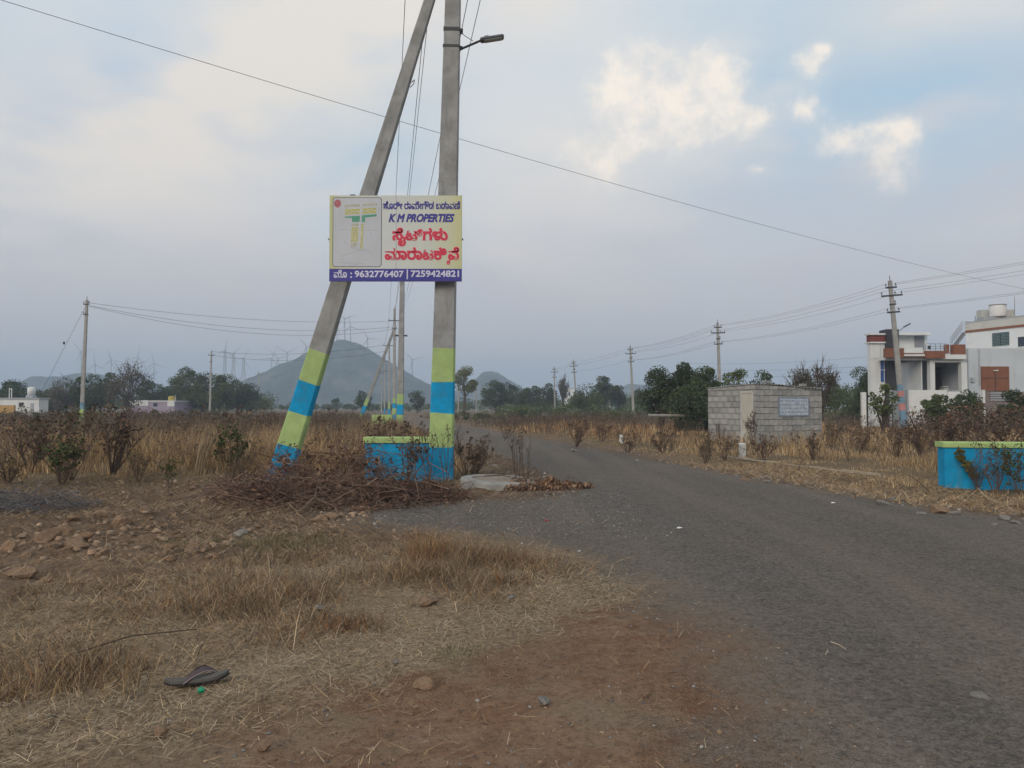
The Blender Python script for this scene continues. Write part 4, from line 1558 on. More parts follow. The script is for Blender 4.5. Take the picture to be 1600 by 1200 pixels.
for r in range(4):
    MB().box(X(1549, 43.4) - X(1560, 43.5), X(1577, 43.4) - X(1560, 43.5), -0.06, -0.003, Z(626 - r * 3.6, 43.4), Z(624 - r * 3.6, 43.4)).build('slat', GRYW, g2)
tag(g2, 'brownish low wall with pale slats at the right edge before the house', 'wall')
gp = MB().bbox(-0.12, 0.12, -0.12, 0.12, -0.3, Z(613, 44), 0.02).build('gate_post', WHITEP, None, (X(1349, 44), 44, 0))
tag(gp, 'white gate post beside the small tree left of the house', 'post')


# ------------------------------------------------------------------ distant houses
def far_house(px0, px1, py, Y, dep, m, label, extra=()):
    o = empty('distant_house', (X((px0 + px1) / 2, Y), Y, 0))
    c = X((px0 + px1) / 2, Y)
    MB().box(X(px0, Y) - c, X(px1, Y) - c, 0, dep, -0.3, Z(py, Y)).build('wall', m, o)
    MB().box(X(px0, Y) - c - 0.12, X(px1, Y) - c + 0.12, -0.12, dep + 0.1, Z(py, Y) + 0.002, Z(py, Y) + 0.15).build('roof_slab', GRYW if m is HW else HW, o)
    for nm, a, b, y0, y1, out, mm in extra:
        MB().box(X(a, Y) - c, X(b, Y) - c, -out, 0.0 - 0.002, Z(y1, Y), Z(y0, Y)).build(nm, mm, o)
    return tag(o, label, 'house')


far_house(-90, 61, 623.5, 88, 1.8, HW, 'long low white house with roof tank at the left edge', (('window', 30, 36, 629, 635, 0.05, GLS), ('shed_door', 48, 53, 630, 648, 0.05, GRYW)))
yw = MB().box(X(-60, 80) - X(0, 80), X(22, 80) - X(0, 80), 0, 0.3, -0.2, Z(633, 80)).build('yellow_wall', mat('yellow_render', (0.42, 0.27, 0.10), 0.15, 2, 0.85, 0.2), None, (X(0, 80), 80, 0))
tag(yw, 'dull yellow wall in front of the white house at the left edge', 'wall')
t2 = empty('water_tank', (X(49, 89), 89, Z(623.3, 89) + 0.15))
MB().lathe([(0, 0.25), (0.42, 0.25), (0.42, 1.1), (0.3, 1.2), (0, 1.25)], 16).build('tank_body', WHITEP, t2, smooth=True)
MB().box(-0.4, 0.4, -0.4, 0.4, 0, 0.248).build('stand', GRYW, t2)
tag(t2, 'small white water tank on the roof at the left edge', 'water tank')
rr = MB()
for px in (14.5, 18):
    rr.tube([(X(px, 89) - X(16, 89), 0, 0), (X(px, 89) - X(16, 89), 0, 1.1)], 0.05, 5)
rr.tube([(X(14.5, 89) - X(16, 89), 0, 1.05), (X(18, 89) - X(16, 89), 0, 1.05)], 0.04, 5)
tag(rr.build('roof_frame', WHITEP, None, (X(16, 89), 89, Z(623.4, 89) + 0.14)), 'thin white frame standing on the roof at the left edge', 'frame')
PUR = mat('lilac_render', (0.33, 0.28, 0.35), 0.12, 2, 0.85, 0.2)
far_house(202, 273, 627.5, 112, 6, PUR, 'low lilac house among the trees of the left field', (('white_wall', 206, 232, 625.5, 634, 0.08, HW), ('white_wall', 262, 273, 626, 635, 0.08, HW), ('window', 240, 246, 630, 635, 0.06, GLS)))
yt = MB().lathe([(0, 0), (0.45, 0), (0.45, 0.55), (0.3, 0.65), (0, 0.68)], 14).build('rooftop_drum', mat('yellow_drum', (0.42, 0.33, 0.08), 0.1, 3, 0.6, 0.3), None, (X(268, 113), 113, Z(627.5, 112) + 0.15))
tag(yt, 'yellow drum on the roof of the lilac house', 'drum')
far_house(884, 897, 607, 210, 6, HW, 'tiny white house among the trees before the small hill', (('window', 888, 891, 613, 618, 0.06, GLS),))
far_house(1018, 1040, 614, 190, 6, HW, 'tiny pale house beside the big dark bush tree', (('window', 1024, 1028, 618, 623, 0.06, GLS),))


# ------------------------------------------------------------------ wind turbines
TW = mat('turbine_white', (0.30, 0.31, 0.32), 0.03, 1, 0.6, 0.3)


def turbine(px, hub_y, base_y, Y, ang, yaw, blen, label, lattice=False):
    zb, zh = Z(base_y, Y) - 4, Z(hub_y, Y)
    o = empty('wind_turbine', (X(px, Y), Y, zb))
    h = zh - zb
    k = Y / 1500
    if lattice:
        mb = MB()
        for sx in (-1, 1):
            for sy in (-1, 1):
                mb.tube([(sx * 5.0 * k, sy * 5.0 * k, 0), (sx * 2.0 * k, sy * 2.0 * k, h * 0.45), (sx * 1.5 * k, sy * 1.5 * k, h)], 0.55 * k, 4)
        for q in range(8):
            a, b = q / 8, (q + 1) / 8
            wa, wb = (5.0 - 6.6 * a if a < 0.45 else 2.0 - 0.9 * (a - 0.45)) * k, (5.0 - 6.6 * b if b < 0.45 else 2.0 - 0.9 * (b - 0.45)) * k
            mb.tube([(-wa, -wa, h * a), (wb, -wb, h * b)], 0.28 * k, 4)
            mb.tube([(wa, -wa, h * a), (-wb, -wb, h * b)], 0.28 * k, 4)
        mb.build('tower', TW, o)
    else:
        MB().tube([(0, 0, 0), (0, 0, h * 0.5), (0, 0, h)], [1.3 * k, 1.05 * k, 0.8 * k], 8).build('tower', TW, o)
    na = MB().bbox(-1.3 * k, 1.3 * k, -2.0 * k, 4.5 * k, -1.0 * k, 1.4 * k, 0.4 * k).build('nacelle', TW, o, (0, 0, h))
    na.rotation_euler = (0, 0, yaw)
    for b in range(3):
        t = ang + b * 2 * math.pi / 3
        d = Vector((math.sin(t), 0, math.cos(t)))
        s = Vector((math.cos(t), 0, -math.sin(t)))
        mb = MB()
        L_ = blen * k
        prof = [(0, 0.5), (0.12, 1.0), (0.5, 0.7), (1, 0.22)]
        for f, w in prof:
            c = d * (L_ * f) + Vector((0, -2.4 * k, 0))
            for q in (s * w * k, Vector((0, -0.3 * k, 0)), -s * w * k * 0.6, Vector((0, 0.3 * k, 0))):
                mb.v.append(tuple(c + q))
        for i in range(3):
            for q in range(4):
                mb.f.append((i * 4 + q, i * 4 + (q + 1) % 4, i * 4 + 4 + (q + 1) % 4, i * 4 + 4 + q))
        mb.f.append((15, 14, 13, 12))
        mb.build('blade', TW, na)
    return tag(o, label, 'wind turbine', 'wind turbines along the hills')


for i, a in enumerate([(351, 548, 592, 0.15, 'largest lattice-towered turbine, first of the three behind the left pole', 1), (364, 553, 592, 0.6, 'middle of the three lattice-towered turbines', 1),
                       (380, 560, 592, 0.3, 'last of the three lattice-towered turbines, nearest the hill slope', 1), (424, 560, 584, 0.1, 'left of a close pair of turbines on the hill slope', 0),
                       (434, 560, 582, 0.9, 'right of a close pair of turbines on the hill slope', 0), (448, 551, 574, 0.55, 'turbine with raised blades on the slope left of the strut', 0),
                       (478, 541, 562, 0.8, 'turbine on the hill shoulder touching the strut', 0), (526, 508, 538, 0.05, 'first of three turbines on the summit', 0),
                       (538, 498, 536, 0.4, 'tallest turbine on the summit of the hill', 0), (547, 510, 538, 1.0, 'third of the turbines on the summit', 0),
                       (574, 529, 550, 0.6, 'turbine just right of the summit with spread blades', 0), (644, 562, 590, 0.2, 'faint turbine on the right slope of the hill', 0),
                       (126, 549, 592, 0.2, 'tall faint turbine just left of the pale field pole', 0), (148, 570, 594, 0.7, 'faint low turbine just right of the pale field pole', 0),
                       (173, 562, 598, 0.4, 'faint turbine behind the bushy tree left of the bare tree', 0), (214, 558, 604, 0.8, 'faint turbine right of the bare tree with a slanting blade', 0),
                       (240, 568, 606, 0.3, 'faint turbine above the gap between the left trees', 0)]):
    px, hy, by, an, lab, lat = a
    turbine(px, hy, by, (1500 if px > 300 else 1750) * KH, an + 0.1 * i, 0.3, 25, lab, bool(lat))


# ------------------------------------------------------------------ trees
BARK = mat('bark', (0.085, 0.065, 0.05), 0.25, 8, 0.95, 0.1)


def leaves(centres, radii, n, size, cols, flat_=0.75):
    k = rng.integers(0, len(centres), n)
    p = rng.normal(0, 1, (n, 3))
    p /= np.linalg.norm(p, axis=1)[:, None] + 1e-6
    p *= (rng.uniform(0.15, 1.0, (n, 1)) ** 0.45)
    p[:, 2] *= flat_
    c = centres[k] + p * radii[k][:, None]
    a = rng.normal(0, 1, (n, 3))
    a /= np.linalg.norm(a, axis=1)[:, None]
    b = np.cross(a, rng.normal(0, 1, (n, 3)))
    b /= np.linalg.norm(b, axis=1)[:, None] + 1e-6
    s = size * rng.uniform(0.6, 1.35, (n, 1))
    V = np.stack([c - a * s * 0.7, c + b * s * 0.38, c + a * s * 0.7, c - b * s * 0.38], 1).reshape(-1, 3)
    q = np.arange(n)[:, None] * 4
    T = np.concatenate([q + np.array([0, 1, 2]), q + np.array([0, 2, 3])])
    clump_tint = rng.uniform(0.72, 1.28, len(centres))
    C = pick(cols, n) * clump_tint[k][:, None] * rng.uniform(0.75, 1.3, (n, 1))
    return V, T, np.repeat(C, 4, 0)


def limb(mb, p0, p1, r0, r1, wig, n=4, sides=5):
    pts, rad = [], []
    for i in range(n + 1):
        t = i / n
        p = p0.lerp(p1, t)
        if 0 < i < n:
            p = p + Vector((random.uniform(-wig, wig), random.uniform(-wig, wig), random.uniform(-wig, wig) * 0.5))
        pts.append(p)
        rad.append(r0 + (r1 - r0) * t)
    mb.tube(pts, rad, sides, cap=False)
    return pts


TG = [(0.062, 0.082, 0.038), (0.048, 0.066, 0.032), (0.082, 0.100, 0.045)]
TG2 = [(0.085, 0.108, 0.042), (0.11, 0.128, 0.05), (0.066, 0.088, 0.036)]
TY = [(0.15, 0.155, 0.06), (0.12, 0.13, 0.05), (0.17, 0.16, 0.07)]
TDRY = [(0.13, 0.105, 0.07), (0.10, 0.085, 0.06), (0.12, 0.11, 0.07)]


def tree(px, Y, top_y, wpx, label, cols=TG, trunk_frac=0.25, dens=1.0, bare=False, name='tree', clumps=None, spread=1.0, lean=0.0, group=None, trunks=1):
    base = foot(px, Y)
    h = (Z(top_y, Y) - base.z) * 1.05
    w = wpx / FPX * Y * 1.12
    o = empty(name, base)
    mb = MB()
    cb = h * trunk_frac
    K = clumps or int(random.uniform(18, 28))
    cen = []
    for i in range(K):
        while True:
            v = Vector((random.uniform(-1, 1), random.uniform(-1, 1), random.uniform(-1, 1)))
            if v.length < 1 and (v.length > 0.35):
                break
        cen.append(Vector((v.x * w * 0.40 + lean * h, v.y * w * 0.38, cb + (h - cb) * (0.5 + 0.40 * v.z) + 0.0)))
    cen[0] = Vector((random.uniform(-0.15, 0.15) * w + lean * h, 0, h - (h - cb) * 0.14))
    for tq in range(trunks):
        off = Vector((random.uniform(-0.08, 0.08) * w * (tq > 0), 0, -0.15))
        crown_c = Vector((lean * h * 0.7 + off.x, 0, cb + (h - cb) * 0.4))
        tp = limb(mb, off, crown_c, 0.028 * h + 0.03, 0.012 * h + 0.02, 0.02 * h, 5, 7)
    for c in cen:
        s = tp[random.choice((2, 3, 4))]
        limb(mb, s, c, 0.010 * h + 0.012, 0.005, 0.03 * h, 4, 4)
        if bare:
            for q in range(5):
                e = c + Vector((random.gauss(0, 0.16) * w, random.gauss(0, 0.16) * w, abs(random.gauss(0.05, 0.09)) * h))
                pp = limb(mb, s.lerp(c, random.uniform(0.4, 1.0)), e, 0.006 * h, 0.003, 0.02 * h, 3, 3)
                for q2 in range(3):
                    limb(mb, pp[random.choice((1, 2))], e + Vector((random.gauss(0, 0.06) * w, random.gauss(0, 0.06) * w, random.gauss(0.03, 0.04) * h)), 0.004 * h, 0.003, 0.01 * h, 2, 3)
    mb.build('trunk', BARK, o)
    cen = np.array(cen)
    rad = rng.uniform(0.13, 0.30, K) * w * spread
    size = max(0.085, Y * 1.8 / FPX)
    n = int(min(9000, max(300, 7.5 * w * (h - cb) / (size * size) * dens)))
    V, T_, C = leaves(cen, rad, n, size, cols)
    V[:, 2] = np.maximum(V[:, 2], 0.05)
    link('crown', np_mesh('crown', V, T_, LEAFM, C), o)
    return tag(o, label, 'tree', group)


# right: thicket beside and behind the hut
tree(1062, 40, 566, 70, 'tall dark bush tree left of the block hut, highest of its thicket', TG, 0.12, 1.3, trunks=3)
tree(1030, 41, 578, 62, 'spreading dark bush tree at the left end of the hut thicket', TG, 0.12, 1.2, trunks=2)
tree(1104, 39, 572, 52, 'dark bush tree rising just behind the left corner of the hut', TG, 0.12, 1.2, trunks=2)
tree(1085, 38, 600, 70, 'low dark bush filling the foot of the hut thicket', TG, 0.05, 1.3, name='bush_tree')
tree(1150, 38, 580, 46, 'loose green tree top showing over the hut roof, left of the middle', TG2, 0.3, 0.6)
tree(1196, 40, 582, 44, 'small dark tree top over the middle of the hut roof', TG, 0.3, 0.7)
tree(1248, 46, 577, 46, 'twiggy half-bare tree over the right half of the hut roof', TDRY, 0.3, 0.25, bare=True)
tree(1284, 43, 575, 46, 'bare twiggy tree beyond the right corner of the hut', TDRY, 0.3, 0.18, bare=True)
tree(1262, 46, 592, 66, 'dull olive bush behind the right half of the hut', TG2, 0.1, 1.0, name='bush_tree')
tree(1305, 75, 597, 30, 'round grey-green tree far behind the hut', TG2, 0.25, 1.0)
tree(1352, 52, 577, 50, 'dense dark tree at the left corner of the white house', TG, 0.12, 1.3, trunks=2)
tree(1381, 27, 603, 46, 'slender sparse tree leaning in the grass before the house', TG2, 0.38, 0.45, lean=-0.03)
tree(1330, 62, 608, 60, 'low green tree between the hut and the white house', TG2, 0.08, 1.2, name='bush_tree')
# in front of the house
tree(1462, 36, 616, 46, 'rounded green shrub below the porch of the white house', TG2, 0.03, 1.3, name='garden_shrub')
tree(1512, 35, 610, 48, 'taller dark shrub before the brown panel of the house', TG, 0.03, 1.1, name='garden_shrub')
tree(1590, 36, 612, 46, 'dark shrub at the right edge before the house wall', TG, 0.03, 1.0, name='garden_shrub')
# middle distance
tree(725, 118, 577, 38, 'airy yellow-green tree just right of the thick pole', TY, 0.42, 0.9, clumps=12)
tree(775, 135, 596, 44, 'dark round tree below the small hill', TG, 0.15, 1.2)
tree(803, 150, 602, 26, 'lower dark tree right of the small hill top', TG, 0.15, 1.2)
tree(832, 128, 604, 40, 'broad dark tree left of the smallest crossarm pole', TG, 0.12, 1.2)
tree(857, 140, 600, 26, 'dark tree directly behind the smallest crossarm pole', TG, 0.15, 1.1)
tree(880, 135, 590, 18, 'narrow twiggy tree right of the smallest crossarm pole', TDRY, 0.3, 0.3, bare=True)
tree(915, 105, 606, 52, 'light green bushy tree behind the fourth pole', TG2, 0.08, 1.2)
tree(945, 125, 590, 40, 'round dark tree behind the slim pale poles', TG, 0.2, 1.2)
tree(966, 130, 603, 26, 'dark tree just right of the slim pale poles', TG, 0.15, 1.1)
tree(1000, 112, 610, 40, 'dull green bush between the third pole and the hut thicket', TG2, 0.05, 1.1, name='bush_tree')
tree(652, 150, 612, 26, 'small dark tree between the second pole and the thick pole', TG, 0.15, 1.0)
tree(567, 150, 613, 26, 'small dark tree at the hill foot beside the far strut', TG, 0.15, 1.0)
tree(526, 190, 622, 12, 'tiny lone tree at the foot of the hill', TG, 0.3, 1.0)
# left clump
for px, Y, ty, w, cols, lab, b, de in (
        (14, 110, 599, 46, TG, 'dark tree behind the white house at the left edge', 0, 1.2), (48, 130, 612, 40, TG, 'low dark tree right of the roof tank on the left', 0, 1.1),
        (78, 118, 610, 36, TG2, 'low tree left of the tall pale field pole', 0, 1.1), (104, 105, 593, 34, TDRY, 'half-bare bushy tree left of the tall pale field pole', 1, 0.5),
        (138, 100, 588, 36, TG, 'dark tree directly behind the tall pale field pole', 0, 1.1), (158, 112, 594, 26, TG, 'dense dark tree right of the tall pale field pole', 0, 1.2),
        (172, 118, 580, 18, TG2, 'slim tree with a narrow top left of the bare tree', 0, 0.7), (199, 95, 569, 44, TDRY, 'tall bare-twigged tree above the lilac house', 1, 0.22),
        (236, 115, 596, 32, TG, 'dark rounded tree right of the bare tree', 0, 1.2), (262, 128, 606, 26, TG, 'low dark tree left of the big clump', 0, 1.0),
        (293, 118, 575, 34, TG2, 'tallest tree of the left clump with a pointed top', 0, 1.0), (314, 124, 586, 38, TG, 'dark broad tree in the middle of the left clump', 0, 1.3),
        (343, 118, 588, 40, TG2, 'olive tree right of the smaller grey pole', 0, 1.2), (372, 126, 596, 38, TG, 'dark tree at the right end of the left clump', 0, 1.2),
        (392, 140, 612, 22, TG, 'low dark bush right of the left clump', 0, 1.0)):
    tree(px, Y, ty, w * 1.38, lab, cols, 0.04, de, bool(b))


# mass of far scrub along the horizon: nobody could count it
acc = Acc()
for (x0, x1, Y, ty, n, cols) in ((-20, 420, 150, 612, 220, TG2), (400, 720, 230, 628, 110, TG2), (700, 1010, 180, 620, 130, TG2), (780, 1020, 95, 631, 90, TG2), (1000, 1340, 130, 612, 60, TG), (1290, 1360, 60, 628, 14, TG2),
                                 (-100, 420, 75, 640, 80, TG2 + TDRY), (700, 1010, 72, 641, 70, TDRY + TG2)):
    cen, rad = [], []
    for i in range(n):
        px = random.uniform(x0, x1)
        yy = Y * random.uniform(0.85, 1.25)
        top = max(0.5, Z(ty, Y) * random.uniform(0.45, 1.0))
        r = top * random.uniform(0.35, 0.55)
        cen.append((X(px, yy), yy, max(top - r * 0.75, 0.1)))
        rad.append(r * 1.2)
    V, T_, C = leaves(np.array(cen), np.array(rad), n * 110, max(0.10, Y * 2.0 / FPX), cols)
    V[:, 2] = np.maximum(V[:, 2], 0.0)
    acc.add(V, T_, C)
tag(link('scrub', acc.build('scrub', LEAFM)), 'low green scrub along the far edge of the fields', 'scrub', None, 'stuff')


# ------------------------------------------------------------------ dead shrubs and weeds
def twig_geo(seed, stems=7, spread=0.6, levels=2, leaf=30, seedhead=False, r0=0.009, cols=BROWN, leafcols=BROWN, upright=0.5, kids=5, leafsize=0.03):
    """unit-height dry shrub: arrays of vertices, triangles and colours"""
    rs = random.Random(seed)
    mb = MB()
    tips = []

    def grow(p, d, ln, r, lv):
        pts, rad = [p], [r]
        q = p
        n = 4
        for i in range(n):
            d = (d + Vector((rs.gauss(0, 0.16), rs.gauss(0, 0.16), rs.gauss(0.05, 0.10)))).normalized()
            q = q + d * ln / n
            pts.append(q)
            rad.append(r * (1 - 0.75 * (i + 1) / n))
        mb.tube(pts, rad, 3, cap=False)
        tips.append((pts[-1], d))
        if lv:
            for _ in range(kids):
                i = rs.choice((1, 2, 3, 3))
                t = Vector((rs.gauss(0, 0.6), rs.gauss(0, 0.6), rs.uniform(0.1, 0.8)))
                grow(pts[i], (d + t).normalized(), ln * rs.uniform(0.3, 0.5), r * 0.5, lv - 1)
    for s in range(stems):
        a = rs.uniform(0, 2 * math.pi)
        sp = rs.uniform(0.1, 1.0) * spread
        grow(Vector((math.cos(a) * 0.03, math.sin(a) * 0.03, -0.03)), Vector((math.cos(a) * sp, math.sin(a) * sp, 1)).normalized(), rs.uniform(0.65, 1.0), r0, levels)
    V = np.array(mb.v, float)
    F = []
    for f in mb.f:
        F.append((f[0], f[1], f[2]))
        F.append((f[0], f[2], f[3]))
    T_ = np.array(F)
    C = np.tile(np.array(cols[0]), (len(V), 1)) * np.array([rs.uniform(0.8, 1.2)])
    if leaf:
        tp = np.array([list(t[0]) for t in tips])
        idx = np.array([rs.randrange(len(tp)) for _ in range(leaf)])
        st = np.random.get_state()
        V2, T2, C2 = leaves(tp[idx], np.full(leaf, 0.07), leaf * 2, leafsize, leafcols)
        C = np.concatenate([C, C2])
        T_ = np.concatenate([T_, T2 + len(V)])
        V = np.concatenate([V, V2])
    return V, T_, C


def place_geo(geo, pos, sxy, sz, rz):
    V, T_, C = geo
    c, s = math.cos(rz), math.sin(rz)
    W = np.stack([(V[:, 0] * c - V[:, 1] * s) * sxy + pos[0], (V[:, 0] * s + V[:, 1] * c) * sxy + pos[1], V[:, 2] * sz + pos[2]], -1)
    return W, T_, C


REDBR = [(0.145, 0.086, 0.060), (0.185, 0.105, 0.066), (0.105, 0.07, 0.055)]
SH_DEAD = [twig_geo(100 + i, 9, 0.75, 2, 170, r0=0.017, leafcols=REDBR + BROWN, kids=4, leafsize=0.05) for i in range(5)]
SH_TALL = [twig_geo(200 + i, 4, 0.26, 1, 26, r0=0.011, kids=6, leafsize=0.035) for i in range(3)]
SH_GREEN = [twig_geo(300 + i, 9, 0.5, 2, 260, r0=0.010, leafcols=GREEN, kids=5, leafsize=0.05) for i in range(4)]
SH_DRYG = [twig_geo(400 + i, 11, 0.7, 2, 260, r0=0.012, leafcols=GREEN + BROWN + BROWN, kids=5, leafsize=0.035) for i in range(3)]
CACHE = {}


def shrub(kind, i, p, hgt, wid, label, name='dry_shrub', group=None, cat='shrub'):
    key = (id(kind), i)
    if key not in CACHE:
        CACHE[key] = np_mesh(name, kind[i][0], kind[i][1], LEAFM, kind[i][2])
    o = link(name, CACHE[key], None, p)
    o.scale = (wid, wid, hgt)
    o.rotation_euler = (0, 0, random.uniform(0, 6.28))
    return tag(o, label, cat, group)


def gp_(px, Y):
    return foot(px, Y)


# left of the near poles
shrub(SH_DRYG, 0, gp_(110, 12.9), 1.15, 1.35, 'large dark weed bush with a green foot at the left', 'weed_bush')
shrub(SH_GREEN, 0, gp_(98, 12.0), 0.74, 0.9, 'low green bush at the foot of the large weed at the left', 'green_bush')
shrub(SH_DEAD, 1, gp_(175, 13.4), 1.1, 1.2, 'bushy brown weed just right of the large weed at the left')
shrub(SH_DEAD, 2, gp_(50, 14.2), 1.15, 1.2, 'tall brown weed at the far left behind the green bush')
shrub(SH_DRYG, 1, gp_(12, 12.6), 0.55, 0.7, 'dull weed clump at the left edge of the yellow grass', 'weed_bush')
shrub(SH_DRYG, 2, gp_(218, 12.4), 0.5, 0.45, 'small dark weed between the large weed and the pale sapling', 'weed_bush')
shrub(SH_GREEN, 1, gp_(268, 11.4), 0.42, 0.32, 'small pale green sapling on the stony ground', 'sapling', cat='plant')
shrub(SH_GREEN, 2, gp_(362, 12.5), 0.9, 0.8, 'upright green weed left of the leaning pole foot', 'green_bush')
shrub(SH_DRYG, 0, gp_(376, 12.3), 0.5, 0.6, 'brownish weed leaning over beside the upright green weed', 'weed_bush')
shrub(SH_DEAD, 0, gp_(452, 12.6), 0.6, 0.65, 'grey twiggy weed growing across the foot of the leaning pole')
shrub(SH_DEAD, 3, gp_(552, 12.8), 0.7, 0.75, 'brown twiggy weed left of the blue wall')
shrub(SH_DEAD, 4, gp_(610, 16.5), 1.0, 0.9, 'tall twiggy dead weed behind the blue wall')
# in front of the pole and right of it
shrub(SH_TALL, 0, gp_(696, 12.7), 1.15, 0.75, 'tall thin dead stems in front of the thick pole foot')
shrub(SH_TALL, 1, gp_(668, 12.6), 1.15, 1.0, 'thin dead stems in front of the blue wall')
shrub(SH_DEAD, 1, gp_(635, 12.6), 0.75, 0.8, 'low twiggy weed against the blue wall by the pole')
shrub(SH_DEAD, 2, gp_(732, 13.5), 0.85, 0.75, 'brown dead weed just right of the thick pole')
shrub(SH_DEAD, 0, gp_(745, 14.6), 0.6, 0.55, 'second brown weed behind the concrete ring')
shrub(SH_TALL, 2, gp_(806, 12.4), 1.15, 0.7, 'tall forked bare stem rising over the concrete ring', 'bare_stem', cat='stem')
shrub(SH_TALL, 0, gp_(822, 12.2), 1.05, 0.55, 'thin bare stem right of the forked one by the ring', 'bare_stem', cat='stem')
# right field
for k, (px, Y, h, w, knd, i, lab) in enumerate((
        (900, 24, 0.95, 0.85, SH_DEAD, 0, 'dark spreading dead shrub in the grass beyond the road bend'), (940, 28, 0.7, 0.7, SH_DEAD, 1, 'smaller dead shrub behind the first one beyond the road'),
        (980, 21, 0.55, 0.6, SH_DEAD, 2, 'low dead shrub beside the small white stone'), (1035, 20.5, 0.6, 0.8, SH_DEAD, 3, 'dead shrub midway between the white stone and the hut'),
        (1102, 17.0, 0.72, 0.55, SH_DRYG, 1, 'upright olive and brown shrub by the road left of the white post'), (1132, 18.5, 0.55, 0.6, SH_DEAD, 4, 'dead shrub just left of the white post'),
        (1190, 18.0, 0.62, 0.8, SH_DEAD, 0, 'fan-shaped dead shrub just right of the white post'), (1268, 18.5, 0.75, 0.7, SH_DEAD, 2, 'V-shaped dead shrub in the grass below the hut board'),
        (1176, 24.3, 0.95, 0.6, SH_DEAD, 1, 'reddish dead weed against the hut door'), (1340, 20.5, 0.8, 0.7, SH_DEAD, 3, 'dead shrub between the hut and the blue wall'),
        (1400, 19.5, 0.8, 0.75, SH_DEAD, 4, 'brown shrub behind the left end of the far blue wall'), (790, 30, 0.75, 0.8, SH_DEAD, 4, 'dead shrub beside the road just beyond the concrete ring'),
        (1300, 24, 0.8, 0.7, SH_DRYG, 2, 'dull shrub at the right corner of the hut'), (1124, 25.6, 0.7, 0.4, SH_DRYG, 0, 'small shrub at the left corner of the hut'))):
    shrub(knd, i, gp_(px, Y), h, w, lab)
for k, (px, Y, h, w, knd, i, lab) in enumerate(((1440, 19, 1.15, 1.2, SH_DEAD, 0, 'large dark thorny bush behind the far blue wall, left part'), (1500, 18, 1.15, 1.3, SH_DEAD, 1, 'largest dark thorny bush behind the far blue wall'),
                                               (1560, 18.5, 1.25, 1.3, SH_DEAD, 2, 'dark thorny bush behind the far blue wall near the right edge'), (1475, 22, 1.15, 1.3, SH_DEAD, 3, 'brown bush below the garden shrubs of the house'),
                                               (1530, 23, 1.3, 1.4, SH_DEAD, 4, 'tall brown bush behind the largest thorny bush'), (1605, 21, 1.5, 1.3, SH_DEAD, 0, 'brown bush at the right edge behind the far blue wall'))):
    shrub(knd, i, gp_(px, Y), h, w, lab, 'thorn_bush')
# against the right wall
shrub(SH_DRYG, 0, gp_(1552, 11.5), 0.75, 0.65, 'dark weed growing against the far blue wall', 'weed_bush')
shrub(SH_GREEN, 3, gp_(1592, 11.3), 0.68, 0.65, 'green weed against the far blue wall at the right edge', 'weed_bush')
shrub(SH_DRYG, 2, gp_(1524, 11.75), 0.45, 0.38, 'small grey weed at the foot of the far blue wall', 'weed_bush')
cen = np.array([at(1499, 706, 11.95), at(1502, 716, 11.95), at(1510, 725, 11.95), at(1516, 733, 11.95), at(1521, 742, 11.95)], float)
V, T_, C = leaves(cen, np.full(5, 0.075), 260, 0.045, [(0.14, 0.13, 0.03), (0.11, 0.11, 0.03), (0.16, 0.12, 0.035)])
crp = MB().tube([at(1497, 697, 11.95), at(1501, 713, 11.95), at(1512, 727, 11.95), at(1524, 748, 11.95), at(1530, 766, 11.95)], 0.006, 4)
cro = empty('creeper', (0, 0, 0))
crp.build('stem', BARK, cro)
link('foliage', np_mesh('foliage', V, T_, LEAFM, C), cro)
tag(cro, 'yellow-green creeper hanging down the face of the far blue wall', 'creeper')

# weeds too many to count: brown stalks through both fields
WEED = [twig_geo(500 + i, 3, 0.40, 1, 22, r0=0.009, kids=3, leafcols=BROWN + BROWN + [(0.22, 0.17, 0.12)], leafsize=0.045) for i in range(6)]
acc = Acc()


def weeds(n, x0, x1, y0, y1, hmin, hmax, mask=None):
    x, y = uniform_in(n, x0, x1, y0, y1)
    sd = road_sd(x, y)
    ok = (sd < -0.8) & clear(x, y)
    if mask is not None:
        ok &= mask(x, y)
    for a, b in zip(x[ok], y[ok]):
        h = random.uniform(hmin, hmax) * (0.55 + 0.85 * float(fbm(np.array([a * 0.33]), np.array([b * 0.33]), 88)[0]))
        if random.random() < 0.25:
            h *= 0.6
        acc.add(*place_geo(random.choice(WEED), (a, b, gz1(a, b)), h * random.uniform(0.8, 1.3), h, random.uniform(0, 6.28)))


patch = lambda x, y: fbm(x * 0.22, y * 0.16, 77) > 0.47
weeds(130, -14, -2.4, 15.0, 27, 0.6, 1.05, lambda x, y: (x < -0.1 * y - 0.6) & patch(x, y))
weeds(80, -16, -6, 14.0, 24, 0.7, 1.25, lambda x, y: (x > -0.75 * y) & (x < -0.3 * y) & (fbm(x * 0.3, y * 0.3, 5) > 0.42))
weeds(800, -36, -4, 25, 50, 0.75, 1.3, lambda x, y: (x > -0.72 * y) & (x < -0.2 * y))
weeds(300, 2, 20, 15, 34, 0.4, 0.75, lambda x, y: (x < 0.7 * y) & patch(x, y) & ~((x > 6) & (y < 13)))
weeds(560, 8, 32, 15, 42, 0.6, 1.1, lambda x, y: (x < 0.75 * y) & (x > 0.42 * y))
weeds(360, -2, 16, 34, 62, 0.6, 0.95)
tag(link('dry_weeds', acc.build('dry_weeds', LEAFM)), 'brown dead weed stalks standing through the fields', 'weeds', None, 'stuff')

